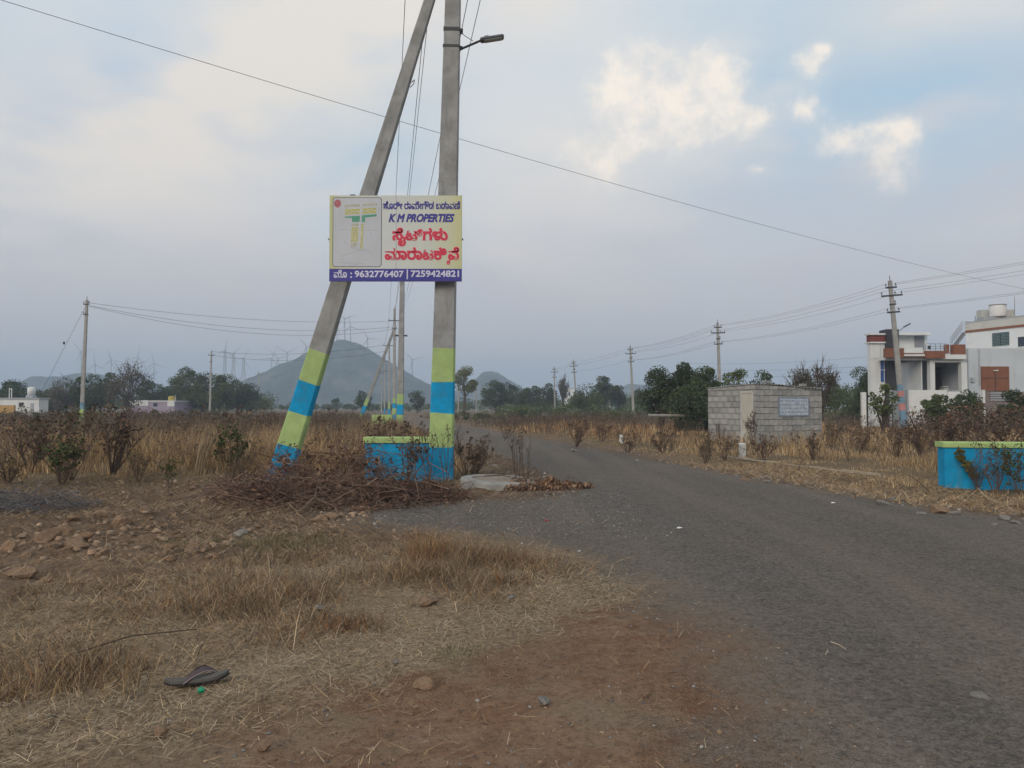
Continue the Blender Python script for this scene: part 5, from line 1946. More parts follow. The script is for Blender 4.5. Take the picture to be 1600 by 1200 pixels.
# pale feathery stalks standing above the rest
acc = Acc()
x, y = uniform_in(900, -22, -2.5, 13.5, 30)
ok = (x > -0.75 * y) & (x < -0.12 * y - 0.3) & (road_sd(x, y) < -1.2) & (fbm(x * 0.5, y * 0.5, 66) > 0.52)
for a, b in zip(x[ok][:260], y[ok][:260]):
    n = 16
    hh = random.uniform(0.7, 1.25)
    dr_ = rng.uniform(-0.6, 0.9, n)
    acc.add(*blades(rng.normal(a, 0.05, n), rng.normal(b, 0.05, n), np.full(n, gz1(a, b)), rng.uniform(0.7, 1.1, n) * hh, np.full(n, 0.009), rng.uniform(0.15, 0.5, n), pick([(0.36, 0.28, 0.18), (0.28, 0.215, 0.14), (0.22, 0.165, 0.11)], n), 0.3, 2, dr_))
tag(link('plume_grass', acc.build('plume_grass', LEAFM)), 'pale feathery grass stalks standing above the left field', 'grass', None, 'stuff')

# ------------------------------------------------------------------ field grass
acc = Acc()


def field(n, x0, x1, y0, y1, h0, h1, w, cols, mask, bend=(0.1, 0.6)):
    x, y = uniform_in(n, x0, x1, y0, y1)
    k = mask(x, y)
    x, y, k = x[k > 0], y[k > 0], k[k > 0]
    cl = fbm(x * 0.9, y * 0.9, 31)
    keep = rng.uniform(0, 1, len(x)) < np.clip((cl - 0.36) * 3.8, 0.06, 1)
    x, y, k, cl = x[keep], y[keep], k[keep], cl[keep]
    pt = np.clip((fbm(x * 0.2, y * 0.2, 99, 3) - 0.28) * 3.2, 0.3, 1.15)
    h = rng.uniform(h0, h1, len(x)) * k * (0.35 + 1.0 * cl) * pt
    tint = fbm(x * 0.35, y * 0.35, 55)[:, None]
    c = pick(cols, len(x)) * (0.45 + 1.1 * tint)
    acc.add(*blades(x, y, gz(x, y) - 0.01, h, w * rng.uniform(0.6, 1.5, len(x)), rng.uniform(bend[0], bend[1], len(x)), c))


def lmask(x, y):
    sd = road_sd(x, y)
    near = np.clip((y - 10.9 - 2.6 * fbm(x * 0.7, y * 0.3, 4)) / 2.2, 0, 1)
    wallgap = ~((x > X(571, 13.2) - 0.1) & (x < -0.9) & (y > 12.0) & (y < 13.6))
    return np.where((x < -0.05 * y - 0.2) & (x > -0.8 * y) & (sd < -0.4) & wallgap & clear(x, y), np.clip(near, 0, 1) * np.clip((-sd - 0.3) / 1.3, 0.25, 1), 0)


def rmask(x, y):
    sd = road_sd(x, y)
    wallgap = ~((x > 6.5) & (y < 12.6) & (y > 11.2))
    return np.where((x > 2.0 - 0.2 * (y - 14)) & (x < 0.8 * y) & (sd < -0.35) & wallgap & clear(x, y) & (y > 10.8), np.clip((-sd - 0.3) / 4.2, 0.14, 1), 0)


field(62000, -11.5, -0.8, 11.4, 19, 0.25, 0.75, 0.008, GOLD2 + GOLD, lmask)
field(50000, -20, -1.5, 18, 29, 0.30, 0.80, 0.012, GOLD2 + GOLD + BROWN, lmask)
field(46000, -40, -3, 28, 52, 0.35, 0.85, 0.020, GOLD + BROWN + BROWN + BROWN, lmask)
field(30000, -75, -6, 50, 95, 0.5, 1.0, 0.04, BROWN + [(0.11, 0.10, 0.05)], lmask)
field(60000, 1.0, 14.5, 11, 20, 0.14, 0.42, 0.008, GOLD2 + STRAW, rmask)
field(54000, -1, 22, 19.5, 31, 0.28, 0.68, 0.012, GOLD2 + GOLD2 + STRAW, rmask)
field(46000, -5, 33, 30, 48, 0.35, 0.75, 0.022, GOLD2 + RUST + BROWN, rmask)
field(24000, -12, 40, 47, 85, 0.45, 0.9, 0.04, BROWN + [(0.12, 0.10, 0.055)], rmask)
tag(link('field_grass', acc.build('field_grass', LEAFM)), 'tall golden brown dry grass over both fields', 'grass', None, 'stuff')

# ------------------------------------------------------------------ verge: tufts and trodden straw
acc = Acc()
# tufts
NT = 900
x, y = uniform_in(NT * 3, -5.5, 1.0, 2.6, 9.5)
s = band_s(x, y)
ok = (s > -0.1) & (s < 2.1) & (road_sd(x, y) < -0.25) & (fbm(x * 1.2, y * 1.2, 61) > 0.42)
x, y, s = x[ok][:NT], y[ok][:NT], s[ok][:NT]
for a, b, ss in zip(x, y, s):
    n = int(random.uniform(25, 70))
    r = random.uniform(0.03, 0.14)
    tall = random.uniform(0.07, 0.26) * (1.0 if ss < 1.4 else 0.6)
    px_, py_ = rng.normal(a, r, n), rng.normal(b, r, n)
    cols = STRAW + GOLD + BROWN if random.random() < 0.7 else RUST + STRAW
    acc.add(*blades(px_, py_, np.full(n, gz1(a, b) - 0.01), rng.uniform(0.5, 1.2, n) * tall, rng.uniform(0.002, 0.0045, n), rng.uniform(0.62, 0.995, n), pick(cols, n)))
# bigger upright tufts along the gravel bay
for px, py, hgt, rr_, cols in ((668, 880, 0.34, 0.09, RUST + RUST + GOLD), (692, 874, 0.22, 0.13, GOLD), (745, 884, 0.17, 0.14, GOLD + STRAW), (778, 880, 0.22, 0.13, GOLD), (805, 888, 0.13, 0.14, RUST + STRAW), (640, 900, 0.2, 0.2, GOLD),
                               (455, 930, 0.19, 0.2, RUST + STRAW), (350, 915, 0.18, 0.2, GOLD), (540, 975, 0.12, 0.12, RUST), (560, 900, 0.16, 0.2, STRAW), (420, 880, 0.18, 0.2, STRAW), (60, 1050, 0.2, 0.25, GOLD),
                               (700, 900, 0.2, 0.2, STRAW), (110, 1080, 0.16, 0.25, GOLD), (20, 1110, 0.18, 0.2, GOLD)):
    p = GP(px, py)
    n = 420
    acc.add(*blades(rng.normal(p.x, rr_, n), rng.normal(p.y, rr_ * 0.8, n), np.full(n, p.z - 0.01), rng.uniform(0.45, 1.1, n) * hgt, rng.uniform(0.0018, 0.004, n), rng.uniform(0.25, 0.97, n), pick(cols + BROWN[:2], n)))
# a few green blades
for px, py, hgt, rr_ in ((715, 1012, 0.04, 0.10), (400, 855, 0.13, 0.3), (340, 850, 0.09, 0.25), (440, 848, 0.15, 0.25), (470, 845, 0.12, 0.25), (250, 845, 0.06, 0.2)):
    p = GP(px, py)
    n = 300
    acc.add(*blades(rng.normal(p.x, rr_, n), rng.normal(p.y, rr_ * 0.7, n), np.full(n, p.z), rng.uniform(0.4, 1.1, n) * hgt, np.full(n, 0.0035), rng.uniform(0.2, 0.8, n), pick([(0.13, 0.14, 0.065), (0.20, 0.18, 0.09), (0.26, 0.22, 0.13)], n)))
tag(link('verge_grass', acc.build('verge_grass', LEAFM)), 'tufts of short dry grass on the near verge', 'grass', None, 'stuff')

# loose straw lying flat
acc = Acc()


def litter(n, x0, x1, y0, y1, prob, cols, l0, l1, w):
    x, y = uniform_in(n, x0, x1, y0, y1)
    k = rng.uniform(0, 1, n) < prob(x, y)
    x, y = x[k], y[k]
    m = len(x)
    h = rng.uniform(l0, l1, m)
    V, T_, C = blades(x, y, gz(x, y) + np.maximum(0.004, np.where(road_sd(x, y) > -0.5, 0.018, 0.004)), h, w * rng.uniform(0.5, 1.6, m), 1 - 0.14 * rng.uniform(0, 1, m) ** 3 - 0.0005, pick(cols, m), 0.35, 1)
    acc.add(V, T_, C)


cl_ = lambda v, a, b: np.clip((v - a) / (b - a), 0, 1)


def straw_p(x, y):
    s = band_s(x, y)
    sd = road_sd(x, y)
    n = fbm(x * 1.6, y * 1.6, 71)
    p = cl_(s, -1.15, -0.25) * (1 - 0.75 * cl_(s, 1.8, 3.2))
    p = np.maximum(p, 0.07 * (s <= 0) * (s > -3))
    p = p * np.where(((x + 3.9) / 0.9) ** 2 + ((y - 6.8) / 0.6) ** 2 < 1.0, 0.15, 1.0)
    return p * np.clip((n - 0.25) * 2.4, 0.1, 1) * np.where(sd > 0, 0.03, np.where(sd > -0.5, 0.35, 1.0))


litter(150000, -3.4, 1.4, 1.9, 5.2, straw_p, STRAW + STRAW + GOLD2 + BROWN[:2], 0.018, 0.10, 0.0023)
litter(60000, -3.0, 0.9, 2.2, 6.6, lambda x, y: np.clip(1 - np.abs(band_s(x, y) + 0.5) / 0.6, 0, 1) * (road_sd(x, y) < -0.1), [(0.46, 0.36, 0.235), (0.40, 0.31, 0.20), (0.52, 0.42, 0.29), (0.30, 0.22, 0.14)], 0.015, 0.08, 0.0024)
litter(100000, -6.0, 1.0, 4.8, 9.6, straw_p, STRAW + GOLD2 + BROWN, 0.03, 0.17, 0.0036)
litter(60000, -9.5, -1.0, 6.5, 13.0, lambda x, y: 0.7 * np.where(((x + 3.9) / 0.9) ** 2 + ((y - 6.8) / 0.6) ** 2 < 1.0, 0.2, 1.0) * (road_sd(x, y) < -0.3) * (fbm(x, y, 13) > 0.4), STRAW + BROWN + GOLD + BROWN, 0.05, 0.22, 0.0055)
litter(5000, 0.5, 6, 2.2, 9, lambda x, y: 0.12 * np.ones_like(x), STRAW, 0.015, 0.05, 0.0014)
litter(30000, 2.5, 9, 8, 17, lambda x, y: 1.0 * ((road_sd(x, y) < 0.1) & (road_sd(x, y) > -2.2)), GOLD2 + STRAW, 0.06, 0.24, 0.007)
litter(26000, -3.5, 2.2, 10.2, 24, lambda x, y: 1.0 * ((road_sd(x, y) < 0.15) & (road_sd(x, y) > -1.6) & (x < 1.5)), STRAW + REDBR + BROWN, 0.05, 0.2, 0.007)
tag(link('straw_litter', acc.build('straw_litter', LEAFM)), 'loose dry straw lying over the trodden verge', 'straw', None, 'stuff')


# ------------------------------------------------------------------ stones
def rock_mesh(seed, flat_=0.6, m=None, sub=1):
    import bmesh
    bm = bmesh.new()
    bmesh.ops.create_icosphere(bm, subdivisions=sub, radius=1)
    rs = random.Random(seed)
    pl = [(Vector((rs.gauss(0, 1), rs.gauss(0, 1), rs.gauss(0, 1))).normalized(), rs.uniform(0.45, 0.8)) for _ in range(9)]
    sx, sy = rs.uniform(0.8, 1.2), rs.uniform(0.6, 1.0)
    for v in bm.verts:
        for nrm, dd in pl:
            k = v.co.dot(nrm)
            if k > dd:
                v.co -= nrm * (k - dd)
        v.co = Vector((v.co.x * sx, v.co.y * sy, v.co.z * flat_)) * (1 + rs.uniform(-0.05, 0.05))
    me = bpy.data.meshes.new('rock')
    bm.to_mesh(me)
    bm.free()
    if m:
        me.materials.append(m)
    return me


ROCKB = mat('brown_rock', (0.25, 0.165, 0.105), 0.3, 5, 0.95, 0.1, bump=0.5, bscale=18, stain=((0.16, 0.11, 0.075), 4, 0.5, 0.7))
ROCKG = mat('grey_rock', (0.21, 0.195, 0.175), 0.3, 5, 0.95, 0.1, bump=0.5, bscale=18)
RMB = [rock_mesh(i, random.uniform(0.45, 0.7), ROCKB, 2) for i in range(6)]
RMG = [rock_mesh(20 + i, random.uniform(0.4, 0.6), ROCKG, 2) for i in range(4)]


def rock(px, py, wpx, me, label, group=None, name='rock'):
    p = GP(px, py)
    o = link(name, me, None, (p.x, p.y, p.z + 0.02))
    s = wpx / FPX * p.y / 2
    s *= 1.2
    o.scale = (s, s, s)
    o.rotation_euler = (random.uniform(-0.3, 0.3), random.uniform(-0.3, 0.3), random.uniform(0, 6.28))
    if road_sd(np.array([p.x]), np.array([p.y]))[0] > -0.3:
        o.location.z = 0.012 + s * 0.15
    return tag(o, label, 'rock', group)


HG = 'rocks of the broken stone heap on the left'
for i, (px, py, w, lab) in enumerate(((118, 868, 36, 'largest angular brown rock of the stone heap on the left'), (86, 868, 24, 'brown rock touching the largest rock of the heap'), (74, 852, 40, 'long brown slab at the back of the stone heap'),
                                      (160, 872, 26, 'flat pale rock at the right end of the stone heap'), (116, 826, 22, 'upright rock at the top of the stone heap'), (40, 876, 18, 'small rock left of the stone heap'),
                                      (12, 872, 34, 'pale broken slab at the left edge, level with the stone heap'), (100, 838, 30, 'reddish rock behind the upright one in the heap'), (134, 850, 24, 'dark-sided rock in the middle of the stone heap'),
                                      (60, 885, 16, 'little rock in front of the stone heap'), (30, 905, 46, 'long earthy slab in the ground below the stone heap'), (75, 905, 22, 'brown clod right of the long earthy slab'),
                                      (190, 830, 34, 'flat brown stone sunk in soil right of the heap'), (228, 812, 28, 'flat stone with a dark hollow beside it'), (60, 785, 34, 'grey-brown stone below the green bush'),
                                      (265, 873, 20, 'lone pale stone right of the stone heap'), (262, 858, 22, 'brown stone behind the lone pale stone'), (300, 858, 22, 'reddish stone midway to the brush pile'))):
    rock(px, py, w, RMB[i % 6], lab, HG)
for px, py, w, me, lab in ((500, 815, 22, RMB[0], 'brown stone under the front edge of the brush pile, left one'), (520, 812, 24, RMB[2], 'pale brown stone under the front edge of the brush pile, right one'), (373, 838, 34, RMG[0], 'rounded grey stone before the brush pile'),
                           (663, 1063, 44, RMB[3], 'rounded brown stone half sunk in the near dirt'), (668, 938, 32, RMB[4], 'round stone at the edge of the dry tufts'), (850, 1102, 24, RMG[1], 'flat dark grey stone chip on the near dirt'),
                           (1531, 1094, 22, RMG[2], 'lone pale stone on the asphalt at the right'), (413, 1182, 24, RMB[5], 'brown pebble at the bottom edge of the verge'), (618, 1030, 12, RMG[3], 'small dark pebble on the straw'),
                           (797, 935, 14, RMG[0], 'small grey stone at the edge of the dirt and asphalt'), (700, 752, 16, RMG[1], 'grey stone between the thick pole and the concrete ring'),
                           (1010, 1092, 14, RMB[1], 'small brown stone on the dirt edge of the asphalt'), (500, 950, 14, RMG[2], 'grey stone among the dry tufts'), (250, 1165, 26, RMB[0], 'dull stone sunk in straw below the slipper')):
    rock(px, py, w, me, lab)
EG = 'broken stones along the far road edge'
for i, (px, py, w, lab) in enumerate(((1468, 803, 30, 'largest reddish stone at the far road edge before the blue wall'), (1440, 806, 18, 'stone left of the largest reddish edge stone'), (1490, 805, 18, 'flat stone right of the largest reddish edge stone'),
                                      (1570, 815, 22, 'pale stone at the road edge near the right border'), (1588, 820, 18, 'second pale stone at the right border'), (1553, 822, 12, 'small pale stone left of the right border stones'),
                                      (1382, 790, 20, 'pale flat stone at the road edge left of the blue wall'), (1395, 784, 14, 'small stone behind the pale flat edge stone'), (1486, 780, 18, 'pale stone below the corner of the far blue wall'),
                                      (1165, 752, 14, 'dark stone on the road edge below the white post'), (1200, 755, 14, 'second dark stone on the road edge below the white post'), (898, 706, 14, 'dark clod on the road edge beyond the bend'))):
    rock(px, py, w, RMB[0] if i == 0 else (RMG + RMG + RMB[:2])[i % 10], lab, EG)

# rubble and gravel: uncounted small stones
tet = np.array([(1, 0, -0.3), (-0.5, 0.87, -0.3), (-0.5, -0.87, -0.3), (0.6, 0.4, 0.45), (-0.6, 0.1, 0.5), (0.1, -0.6, 0.4)])
tft = np.array([(0, 1, 3), (1, 4, 3), (1, 2, 4), (2, 5, 4), (2, 0, 5), (0, 3, 5), (3, 4, 5)])


def pebbles(x, y, z, s, cols):
    n = len(x)
    a = rng.uniform(0, 2 * np.pi, n)
    c, sn = np.cos(a)[:, None], np.sin(a)[:, None]
    P = tet[None] * rng.uniform(0.6, 1.3, (n, 6, 3))
    W = np.stack([(P[..., 0] * c - P[..., 1] * sn), (P[..., 0] * sn + P[..., 1] * c), P[..., 2] * rng.uniform(0.5, 1.0, (n, 1))], -1) * s[:, None, None] + np.stack([x, y, z], -1)[:, None, :]
    T_ = (np.arange(n)[:, None, None] * 6 + tft[None]).reshape(-1, 3)
    C = np.repeat(pick(cols, n) * rng.uniform(0.7, 1.35, (n, 1)), 6, 0)
    return W.reshape(-1, 3), T_, C


STONEM = mat('loose_stone', (1, 1, 1), 0.2, 30, 0.95, 0.1, attr='col')
BRS = [(0.21, 0.14, 0.09), (0.26, 0.175, 0.115), (0.15, 0.105, 0.072), (0.29, 0.21, 0.145)]
GRS = [(0.16, 0.155, 0.145), (0.22, 0.21, 0.195), (0.11, 0.105, 0.10), (0.27, 0.255, 0.235)]
acc = Acc()


def strew(n, x0, x1, y0, y1, prob, s0, s1, cols, zoff=0.0):
    x, y = uniform_in(n, x0, x1, y0, y1)
    k = rng.uniform(0, 1, n) < prob(x, y)
    x, y = x[k], y[k]
    sz = s0 * (s1 / s0) ** (rng.uniform(0, 1, len(x)) ** 2.2)
    onr = road_sd(x, y) > -0.3
    acc.add(*pebbles(x, y, np.where(onr, 0.014, gz(x, y)) + sz * 0.2, sz, cols))


strew(17000, -8, -1.6, 6.2, 12.5, lambda x, y: cl_(band_s(x, y), 1.3, 2.6) * np.clip((fbm(x * 0.8, y * 0.8, 91) - 0.3) * 3, 0.05, 1), 0.007, 0.055, BRS)
strew(600, -6, -2.6, 6.4, 9.2, lambda x, y: (fbm(x * 0.9, y * 0.9, 17) > 0.55) * 1.0, 0.012, 0.055, BRS)
strew(7000, -2.6, 1.6, 7.2, 11.2, lambda x, y: 1.0 * (road_sd(x, y) > -0.5), 0.004, 0.016, GRS)
strew(9000, -3.5, 1.8, 1.9, 6.5, lambda x, y: np.clip(0.9 - 0.8 * cl_(band_s(x, y), -1.2, 0), 0.1, 1) * (road_sd(x, y) < 0.4), 0.002, 0.014, BRS + BRS + GRS)
strew(9000, 0.5, 9, 7.5, 18, lambda x, y: 1.0 * (np.abs(road_sd(x, y) + 0.25) < 0.45), 0.008, 0.05, BRS + GRS + [(0.33, 0.29, 0.25)])
strew(4500, -7, 5, 12, 42, lambda x, y: 1.0 * (np.abs(road_sd(x, y) + 0.2) < 0.35), 0.01, 0.06, BRS + GRS)
strew(17000, 0.6, 6.5, 2.0, 9.5, lambda x, y: 0.75 * (road_sd(x, y) > -0.2), 0.0025, 0.0075, GRS + GRS + [(0.07, 0.068, 0.065), (0.24, 0.20, 0.16)])
strew(2500, -3.0, 2.0, 5.5, 12, lambda x, y: 1.0 * (np.abs(road_sd(x, y) + 0.1) < 0.4), 0.005, 0.03, BRS + GRS)
tag(link('rubble', acc.build('rubble', STONEM)), 'loose gravel and rubble along the road edges and stony ground', 'gravel', None, 'stuff')


# ------------------------------------------------------------------ heap of cut thorn brush and dry leaf heap
def brush_heap(name, cx, cy, rx, ry, hgt, n, cols, label, lo, hi, rr_, leafn=0, leafcols=None, cat='brush pile'):
    o = empty(name, (cx, cy, gz1(cx, cy)))
    mb = MB()
    rs = random.Random(hash(label) % 1000 if False else len(label))
    top = []
    for i in range(n):
        a, q = rs.uniform(0, 6.283), math.sqrt(rs.random())
        x, y = math.cos(a) * q * rx, math.sin(a) * q * ry
        z = hgt * max(0, 1 - q * q) * rs.uniform(0.05, 1.05) + 0.01
        L_ = rs.uniform(lo, hi)
        d = Vector((rs.gauss(0, 1), rs.gauss(0, 0.7), rs.gauss(0.12, 0.42))).normalized()
        c = Vector((rs.gauss(0, 0.45), rs.gauss(0, 0.45), rs.gauss(0.12, 0.3))) * L_
        p = Vector((x, y, z))
        pts = [p - d * L_ / 2, p + c * 0.35, p + d * L_ / 2]
        pts = [Vector((v.x, v.y, max(v.z, 0.0))) for v in pts]
        mb.tube(pts, [rr_ * rs.uniform(0.6, 1.3), rr_ * 0.8, rr_ * 0.25], 3, cap=False)
        top.append(p)
        for _ in range(2):
            e = pts[1] + Vector((rs.gauss(0, 0.3), rs.gauss(0, 0.3), rs.gauss(0.08, 0.2))) * L_ * 0.6
            mb.tube([pts[1], pts[1].lerp(e, 0.5) + Vector((0, 0, 0.02)), e], [rr_ * 0.5, rr_ * 0.4, rr_ * 0.15], 3, cap=False)
    V = np.array(mb.v)
    F = np.array([(f[0], f[1], f[2]) for f in mb.f] + [(f[0], f[2], f[3]) for f in mb.f])
    C = np.repeat(pick(cols, len(V) // 9 + 1), 9, 0)[:len(V)]
    link('twigs', np_mesh('twigs', V, F, LEAFM, C), o)
    if leafn:
        V, T_, C = leaves(np.array([list(p) for p in top]), np.full(len(top), 0.10), leafn, 0.045, leafcols)
        V[:, 2] = np.maximum(V[:, 2], 0.0)
        link('dry_leaves', np_mesh('dry_leaves', V, T_, LEAFM, C), o)
    return tag(o, label, cat)


PB = [(0.15, 0.085, 0.064), (0.11, 0.066, 0.053), (0.20, 0.122, 0.09), (0.29, 0.205, 0.155), (0.16, 0.10, 0.074)]
bc = G(515, 790)
brush_heap('brush_pile', bc.x, bc.y + 0.25, 1.55, 0.95, 0.70, 330, PB, 'heap of cut reddish brown thorn brush before the blue wall', 0.4, 1.1, 0.0065, 2000, REDBR + BROWN)
b2_ = G(640, 785)
brush_heap('brush_pile', b2_.x, b2_.y + 0.25, 0.75, 0.4, 0.24, 200, PB + REDBR, 'lower right tail of cut brush reaching towards the gravel', 0.3, 0.7, 0.005, 900, REDBR)
b3_ = G(405, 775)
brush_heap('brush_pile', b3_.x, b3_.y + 0.2, 0.9, 0.55, 0.25, 150, PB + [(0.20, 0.18, 0.17)], 'greyish left end of the cut brush with pale twigs', 0.3, 0.8, 0.005, 300, BROWN)
b4_ = G(30, 800)
brush_heap('brush_pile', b4_.x, b4_.y, 0.75, 0.45, 0.14, 200, [(0.15, 0.14, 0.14), (0.10, 0.095, 0.10), (0.20, 0.19, 0.185)], 'flat grey mat of dead twigs at the left edge', 0.3, 0.8, 0.005)
b5_ = G(850, 766)
brush_heap('leaf_heap', b5_.x, b5_.y + 0.25, 0.75, 0.38, 0.09, 70, REDBR + PB, 'heap of reddish dry leaves beside the concrete ring', 0.2, 0.5, 0.005, 3000, REDBR + [(0.24, 0.15, 0.09), (0.28, 0.17, 0.10), (0.33, 0.22, 0.14)], 'leaf heap')

# ------------------------------------------------------------------ small things
# slipper
sp = GP(308, 1074)
slip = empty('slipper', sp + Vector((0, 0, 0.012)), R(22))
SOLE = mat('slipper_foam', (0.105, 0.098, 0.088), 0.12, 25, 0.85, 0.2, bump=0.15, bscale=90)
SOLED = mat('slipper_rubber', (0.028, 0.024, 0.026), 0.2, 20, 0.8, 0.2)
STRAP = mat('slipper_strap', (0.075, 0.052, 0.056), 0.12, 20, 0.6, 0.35)
PIPE = mat('slipper_piping', (0.34, 0.28, 0.27), 0.1, 20, 0.7, 0.3)
out = []
for i in range(40):
    t = 2 * math.pi * i / 40
    lx = 0.135 * math.cos(t)
    wd = 0.048 + 0.010 * math.sin((lx / 0.135) * 1.6)
    out.append((lx, wd * math.sin(t) * (1 - 0.12 * math.cos(2 * t))))


def slab(o_, z0, z1, m, name, grow=1.0):
    mb = MB()
    n = len(o_)
    curl = lambda x: 0.018 * max(0, (x - 0.05) / 0.09) ** 2 + 0.010 * max(0, (-x - 0.08) / 0.05) ** 2
    mb.v = [(a * grow, b * grow, z0 + curl(a)) for a, b in o_] + [(a * grow, b * grow, z1 + curl(a)) for a, b in o_]
    mb.v += [(a * 0.94, b * 0.94, z1 + 0.002 + curl(a)) for a, b in o_]
    mb.f = [tuple(reversed(range(n)))] + [(i, (i + 1) % n, n + (i + 1) % n, n + i) for i in range(n)] + [(n + i, n + (i + 1) % n, 2 * n + (i + 1) % n, 2 * n + i) for i in range(n)] + [tuple(range(2 * n, 3 * n))]
    return mb.build(name, m, slip)


slab(out, 0.0, 0.008, SOLED, 'sole')
slab(out, 0.0085, 0.020, SOLE, 'footbed', 0.985)
toe = Vector((0.085, 0.0, 0.026))
for sy in (-1, 1):
    path = [toe + Vector((0, 0, -0.002)), Vector((0.068, 0.006 * sy, 0.046)), Vector((0.035, 0.026 * sy, 0.058)), Vector((-0.005, 0.043 * sy, 0.045)), Vector((-0.048, 0.049 * sy, 0.014))]
    mb = MB()
    for i, p in enumerate(path):
        d = (path[min(i + 1, 4)] - path[max(i - 1, 0)]).normalized()
        n_ = Vector((0, 0, 1)).cross(d)
        n_ = n_.normalized() if n_.length > 1e-5 else Vector((0, 1, 0))
        w = (0.004, 0.008, 0.015, 0.014, 0.009)[i]
        u_ = d.cross(n_).normalized()
        tilt_ = (n_ * 0.75 + Vector((0, 0, 0.66))).normalized() if sy > 0 else (n_ * 0.75 - Vector((0, 0, 0.66))).normalized()
        for q in (tilt_ * w + u_ * 0.0018, tilt_ * -w + u_ * 0.0018, tilt_ * -w - u_ * 0.0018, tilt_ * w - u_ * 0.0018):
            mb.v.append(tuple(p + q))
    for i in range(4):
        for q in range(4):
            mb.f.append((i * 4 + q, i * 4 + (q + 1) % 4, i * 4 + 4 + (q + 1) % 4, i * 4 + 4 + q))
    mb.f += [(3, 2, 1, 0), (16, 17, 18, 19)]
    st_ = mb.build('strap', STRAP, slip)
    edge = [Vector(mb.v[i * 4 + (1 if sy > 0 else 0)]) for i in range(5)]
    MB().tube(edge, 0.0016, 5).build('piping', PIPE, st_)
MB().tube([toe + Vector((0, 0, -0.01)), toe, toe + Vector((-0.014, 0, 0.017))], [0.006, 0.005, 0.005], 7).build('toe_post', STRAP, slip)
slip.scale = (1.02, 1.05, 1.0)
slip.rotation_euler = (R(-7), R(-3), R(14))
tag(slip, 'worn dark grey flip-flop slipper lying on the dry straw', 'slipper')
cp = GP(314, 1092)
cap = MB()
cap.lathe([(0.0, 0.004), (0.012, 0.004), (0.0145, 0.0), (0.015, 0.008), (0.0135, 0.012), (0.0, 0.0125)], 16)
co = cap.build('bottle_cap', mat('green_plastic', (0.0, 0.25, 0.11), 0.05, 8, 0.35, 0.5), None, cp + Vector((0, 0, 0.022)))
co.rotation_euler = (R(20), R(8), 0)
tag(co, 'bright green plastic scrap beside the slipper', 'bottle cap')
# sticks
a_, b_2 = GP(120, 1040), GP(307, 1007)
mid_ = (a_ + b_2) / 2
tag(MB().tube([a_ - mid_ + Vector((0, 0, 0.05)), Vector((-0.05, 0.02, 0.075)), b_2 - mid_ + Vector((0, 0, 0.065))], [0.0045, 0.004, 0.003], 6).build('stick', BARK, None, mid_), 'long dark stick lying over the dry tufts above the slipper', 'stick')
PALET = mat('pale_twig', (0.42, 0.34, 0.24), 0.15, 20, 0.9, 0.1)
for (x0, y0, x1, y1, lab) in ((1298, 1010, 1322, 1022, 'short pale twig on the asphalt'), (1290, 1030, 1294, 1022, 'tiny pale twig beside the short one on the asphalt')):
    a_, b_2 = G(x0, y0), G(x1, y1)
    tag(MB().tube([(0, 0, 0), (b_2 - a_) * 0.5 + Vector((0.004, 0, 0.004)), b_2 - a_], [0.003, 0.0035, 0.002], 5).build('twig', PALET, None, a_ + Vector((0, 0, 0.024))), lab, 'twig')
rp_ = G(854, 817)
tag(MB().bbox(-0.022, 0.022, -0.012, 0.012, 0, 0.012, 0.004).build('wrapper', mat('red_wrapper', (0.42, 0.03, 0.05), 0.1, 30, 0.4, 0.4), None, rp_ + Vector((0, 0, 0.022))), 'tiny red wrapper scrap on the gravel', 'litter')
for px, py, lab in ((1062, 829, 'small white paper scrap on the asphalt in the middle of the road'), (1302, 789, 'small white scrap on the asphalt nearer the road edge'), (996, 721, 'tiny white scrap at the far bend of the road')):
    p = G(px, py)
    o = MB().add([(-0.03, -0.02, 0), (0.03, -0.015, 0.006), (0.025, 0.02, 0.002), (-0.02, 0.022, 0.01), (0, 0, 0.014)], [(0, 1, 4), (1, 2, 4), (2, 3, 4), (3, 0, 4)]).build('paper_scrap', WHITEP, None, p + Vector((0, 0, 0.024)))
    tag(o, lab, 'litter')
# dead twigs lying across the concrete ring
for k, (x0, y0, x1, y1) in enumerate(((757, 748, 812, 752), (800, 752, 845, 757))):
    a_, b_2 = at(x0, y0, cr_.y + 0.2 - 0.1 * k), at(x1, y1, cr_.y - 0.1 * k)
    m_ = (b_2 - a_) * 0.5
    tag(MB().tube([(0, 0, 0), m_ + Vector((0, 0, 0.03)), b_2 - a_], [0.010, 0.009, 0.004], 5).tube([m_ + Vector((0, 0, 0.03)), m_ * 1.5 + Vector((0.0, 0.1, 0.07))], [0.006, 0.003], 4).build('dead_branch', BARK, None, (a_.x, a_.y, cr_.z + 0.175 - 0.03 * k)),
        ('crooked dead branch lying on top of the concrete ring', 'dead branch leaning over the right rim of the concrete ring')[k], 'branch')
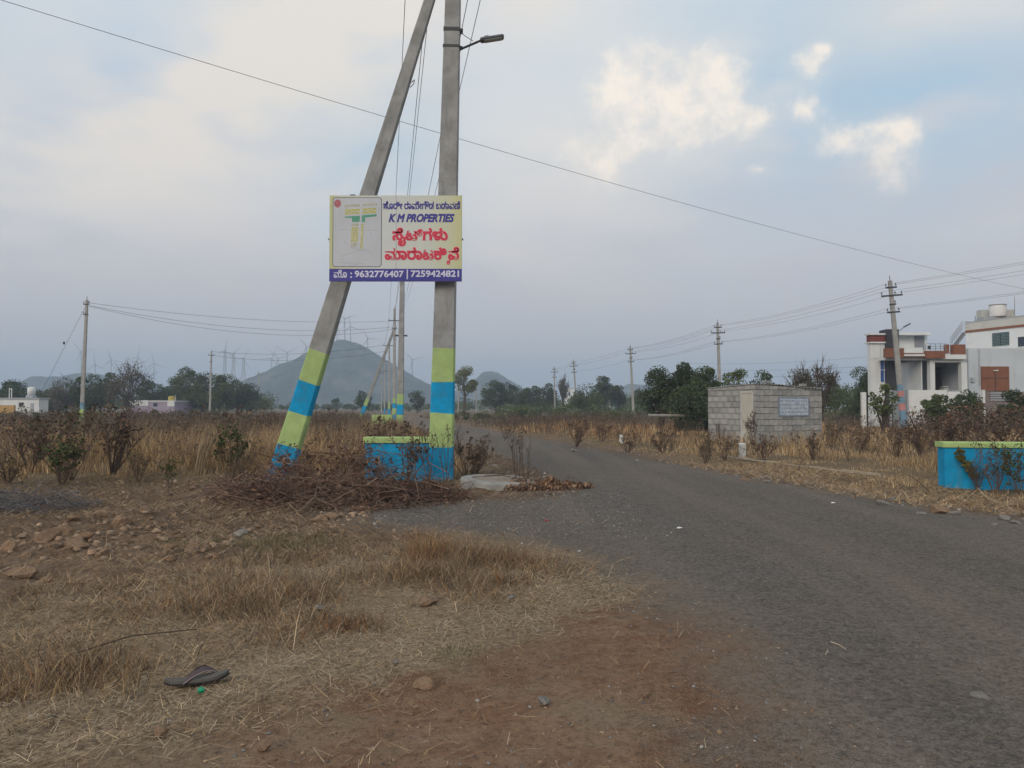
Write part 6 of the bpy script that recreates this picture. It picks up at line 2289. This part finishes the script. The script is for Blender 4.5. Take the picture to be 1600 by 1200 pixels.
# white plot markers and the pale kerb
wp = GP(1160, 716)
mk = MB().bbox(-0.075, 0.075, -0.075, 0.075, -0.1, 0.36, 0.02).build('marker_post', mat('whitewash', (0.56, 0.56, 0.53), 0.12, 6, 0.85, 0.2, stain=((0.36, 0.32, 0.26), 4, 0.52, 0.75)), None, wp)
tag(mk, 'short whitewashed marker post in the grass before the hut', 'marker post')
KEEP_OUT.append((wp.x, wp.y, 0.2))
for px, py, h, lab in ((972, 692, 0.42, 'small rough white marker stone in the grass beyond the road'), (1163, 690, 0.50, 'pale chipped marker stone just behind the white post'), (1421, 655, 0.9, 'pale stone half hidden in grass below the leaning pole')):
    p = GP(px, py + 4)
    me = rock_mesh(int(px), 1.0, mat('whitewash', (0.5,) * 3), 2)
    o = link('marker_stone', me, None, p + Vector((0, 0, h * 0.4)))
    o.scale = (0.10, 0.09, h * 0.55)
    tag(o, lab, 'marker stone')
ka, kb = G(1108, 711), G(1375, 744)
dk = (kb - ka)
kb_ = MB()
n = 12
for i in range(n):
    p0, p1 = dk * ((i + 0.02) / n), dk * ((i + 0.98) / n)
    sd_ = Vector((-dk.y, dk.x, 0)).normalized() * 0.03
    zt = 0.035 + random.uniform(-0.02, 0.02)
    kb_.add([p0 - sd_, p1 - sd_, p1 + sd_, p0 + sd_, *(q + Vector((0, 0, zt)) for q in (p0 - sd_, p1 - sd_, p1 + sd_, p0 + sd_))], [(4, 5, 6, 7), (0, 1, 5, 4), (1, 2, 6, 5), (2, 3, 7, 6), (3, 0, 4, 7)])
tag(kb_.build('plot_kerb', mat('pale_kerb', (0.36, 0.305, 0.23), 0.2, 6, 0.9, 0.1), None, ka), 'thin pale kerb line through the grass beyond the road', 'kerb')
sa, sb2 = GP(1455, 770), at(1411, 738, 11.6)
tag(MB().tube([(0, 0, 0), (sb2 - sa) * 0.5 + Vector((0.01, 0, 0.03)), sb2 - sa], [0.008, 0.007, 0.003], 5).build('stick', BARK, None, sa), 'dark stick leaning in the grass left of the far blue wall', 'stick')
gv = MB().bbox(-0.9, 0.9, -0.3, 0.3, 0, 0.12, 0.03).build('concrete_slab', RINGM, None, (X(1042, 38), 38, 0.78))
tag(gv, 'pale slab lying in the dry grass left of the hut', 'slab')

# ------------------------------------------------------------------ hazy evening air
hz = MB().box(-2600, 2600, -2600, 2600, -1.5, 122).build('haze', None)
hm = bpy.data.materials.new('haze_air')
hm.use_nodes = True
N, L = hm.node_tree.nodes, hm.node_tree.links
N.remove(N['Principled BSDF'])
vol = N.new('ShaderNodeVolumePrincipled')
vol.inputs['Color'].default_value = (0.60, 0.745, 0.92, 1)
vol.inputs['Density'].default_value = 0.00098
vol.inputs['Anisotropy'].default_value = 0.0
L.new(vol.outputs[0], N['Material Output'].inputs['Volume'])
hz.data.materials.clear()
hz.data.materials.append(hm)
tag(hz, 'thin evening haze over the fields', 'haze', None, 'stuff')
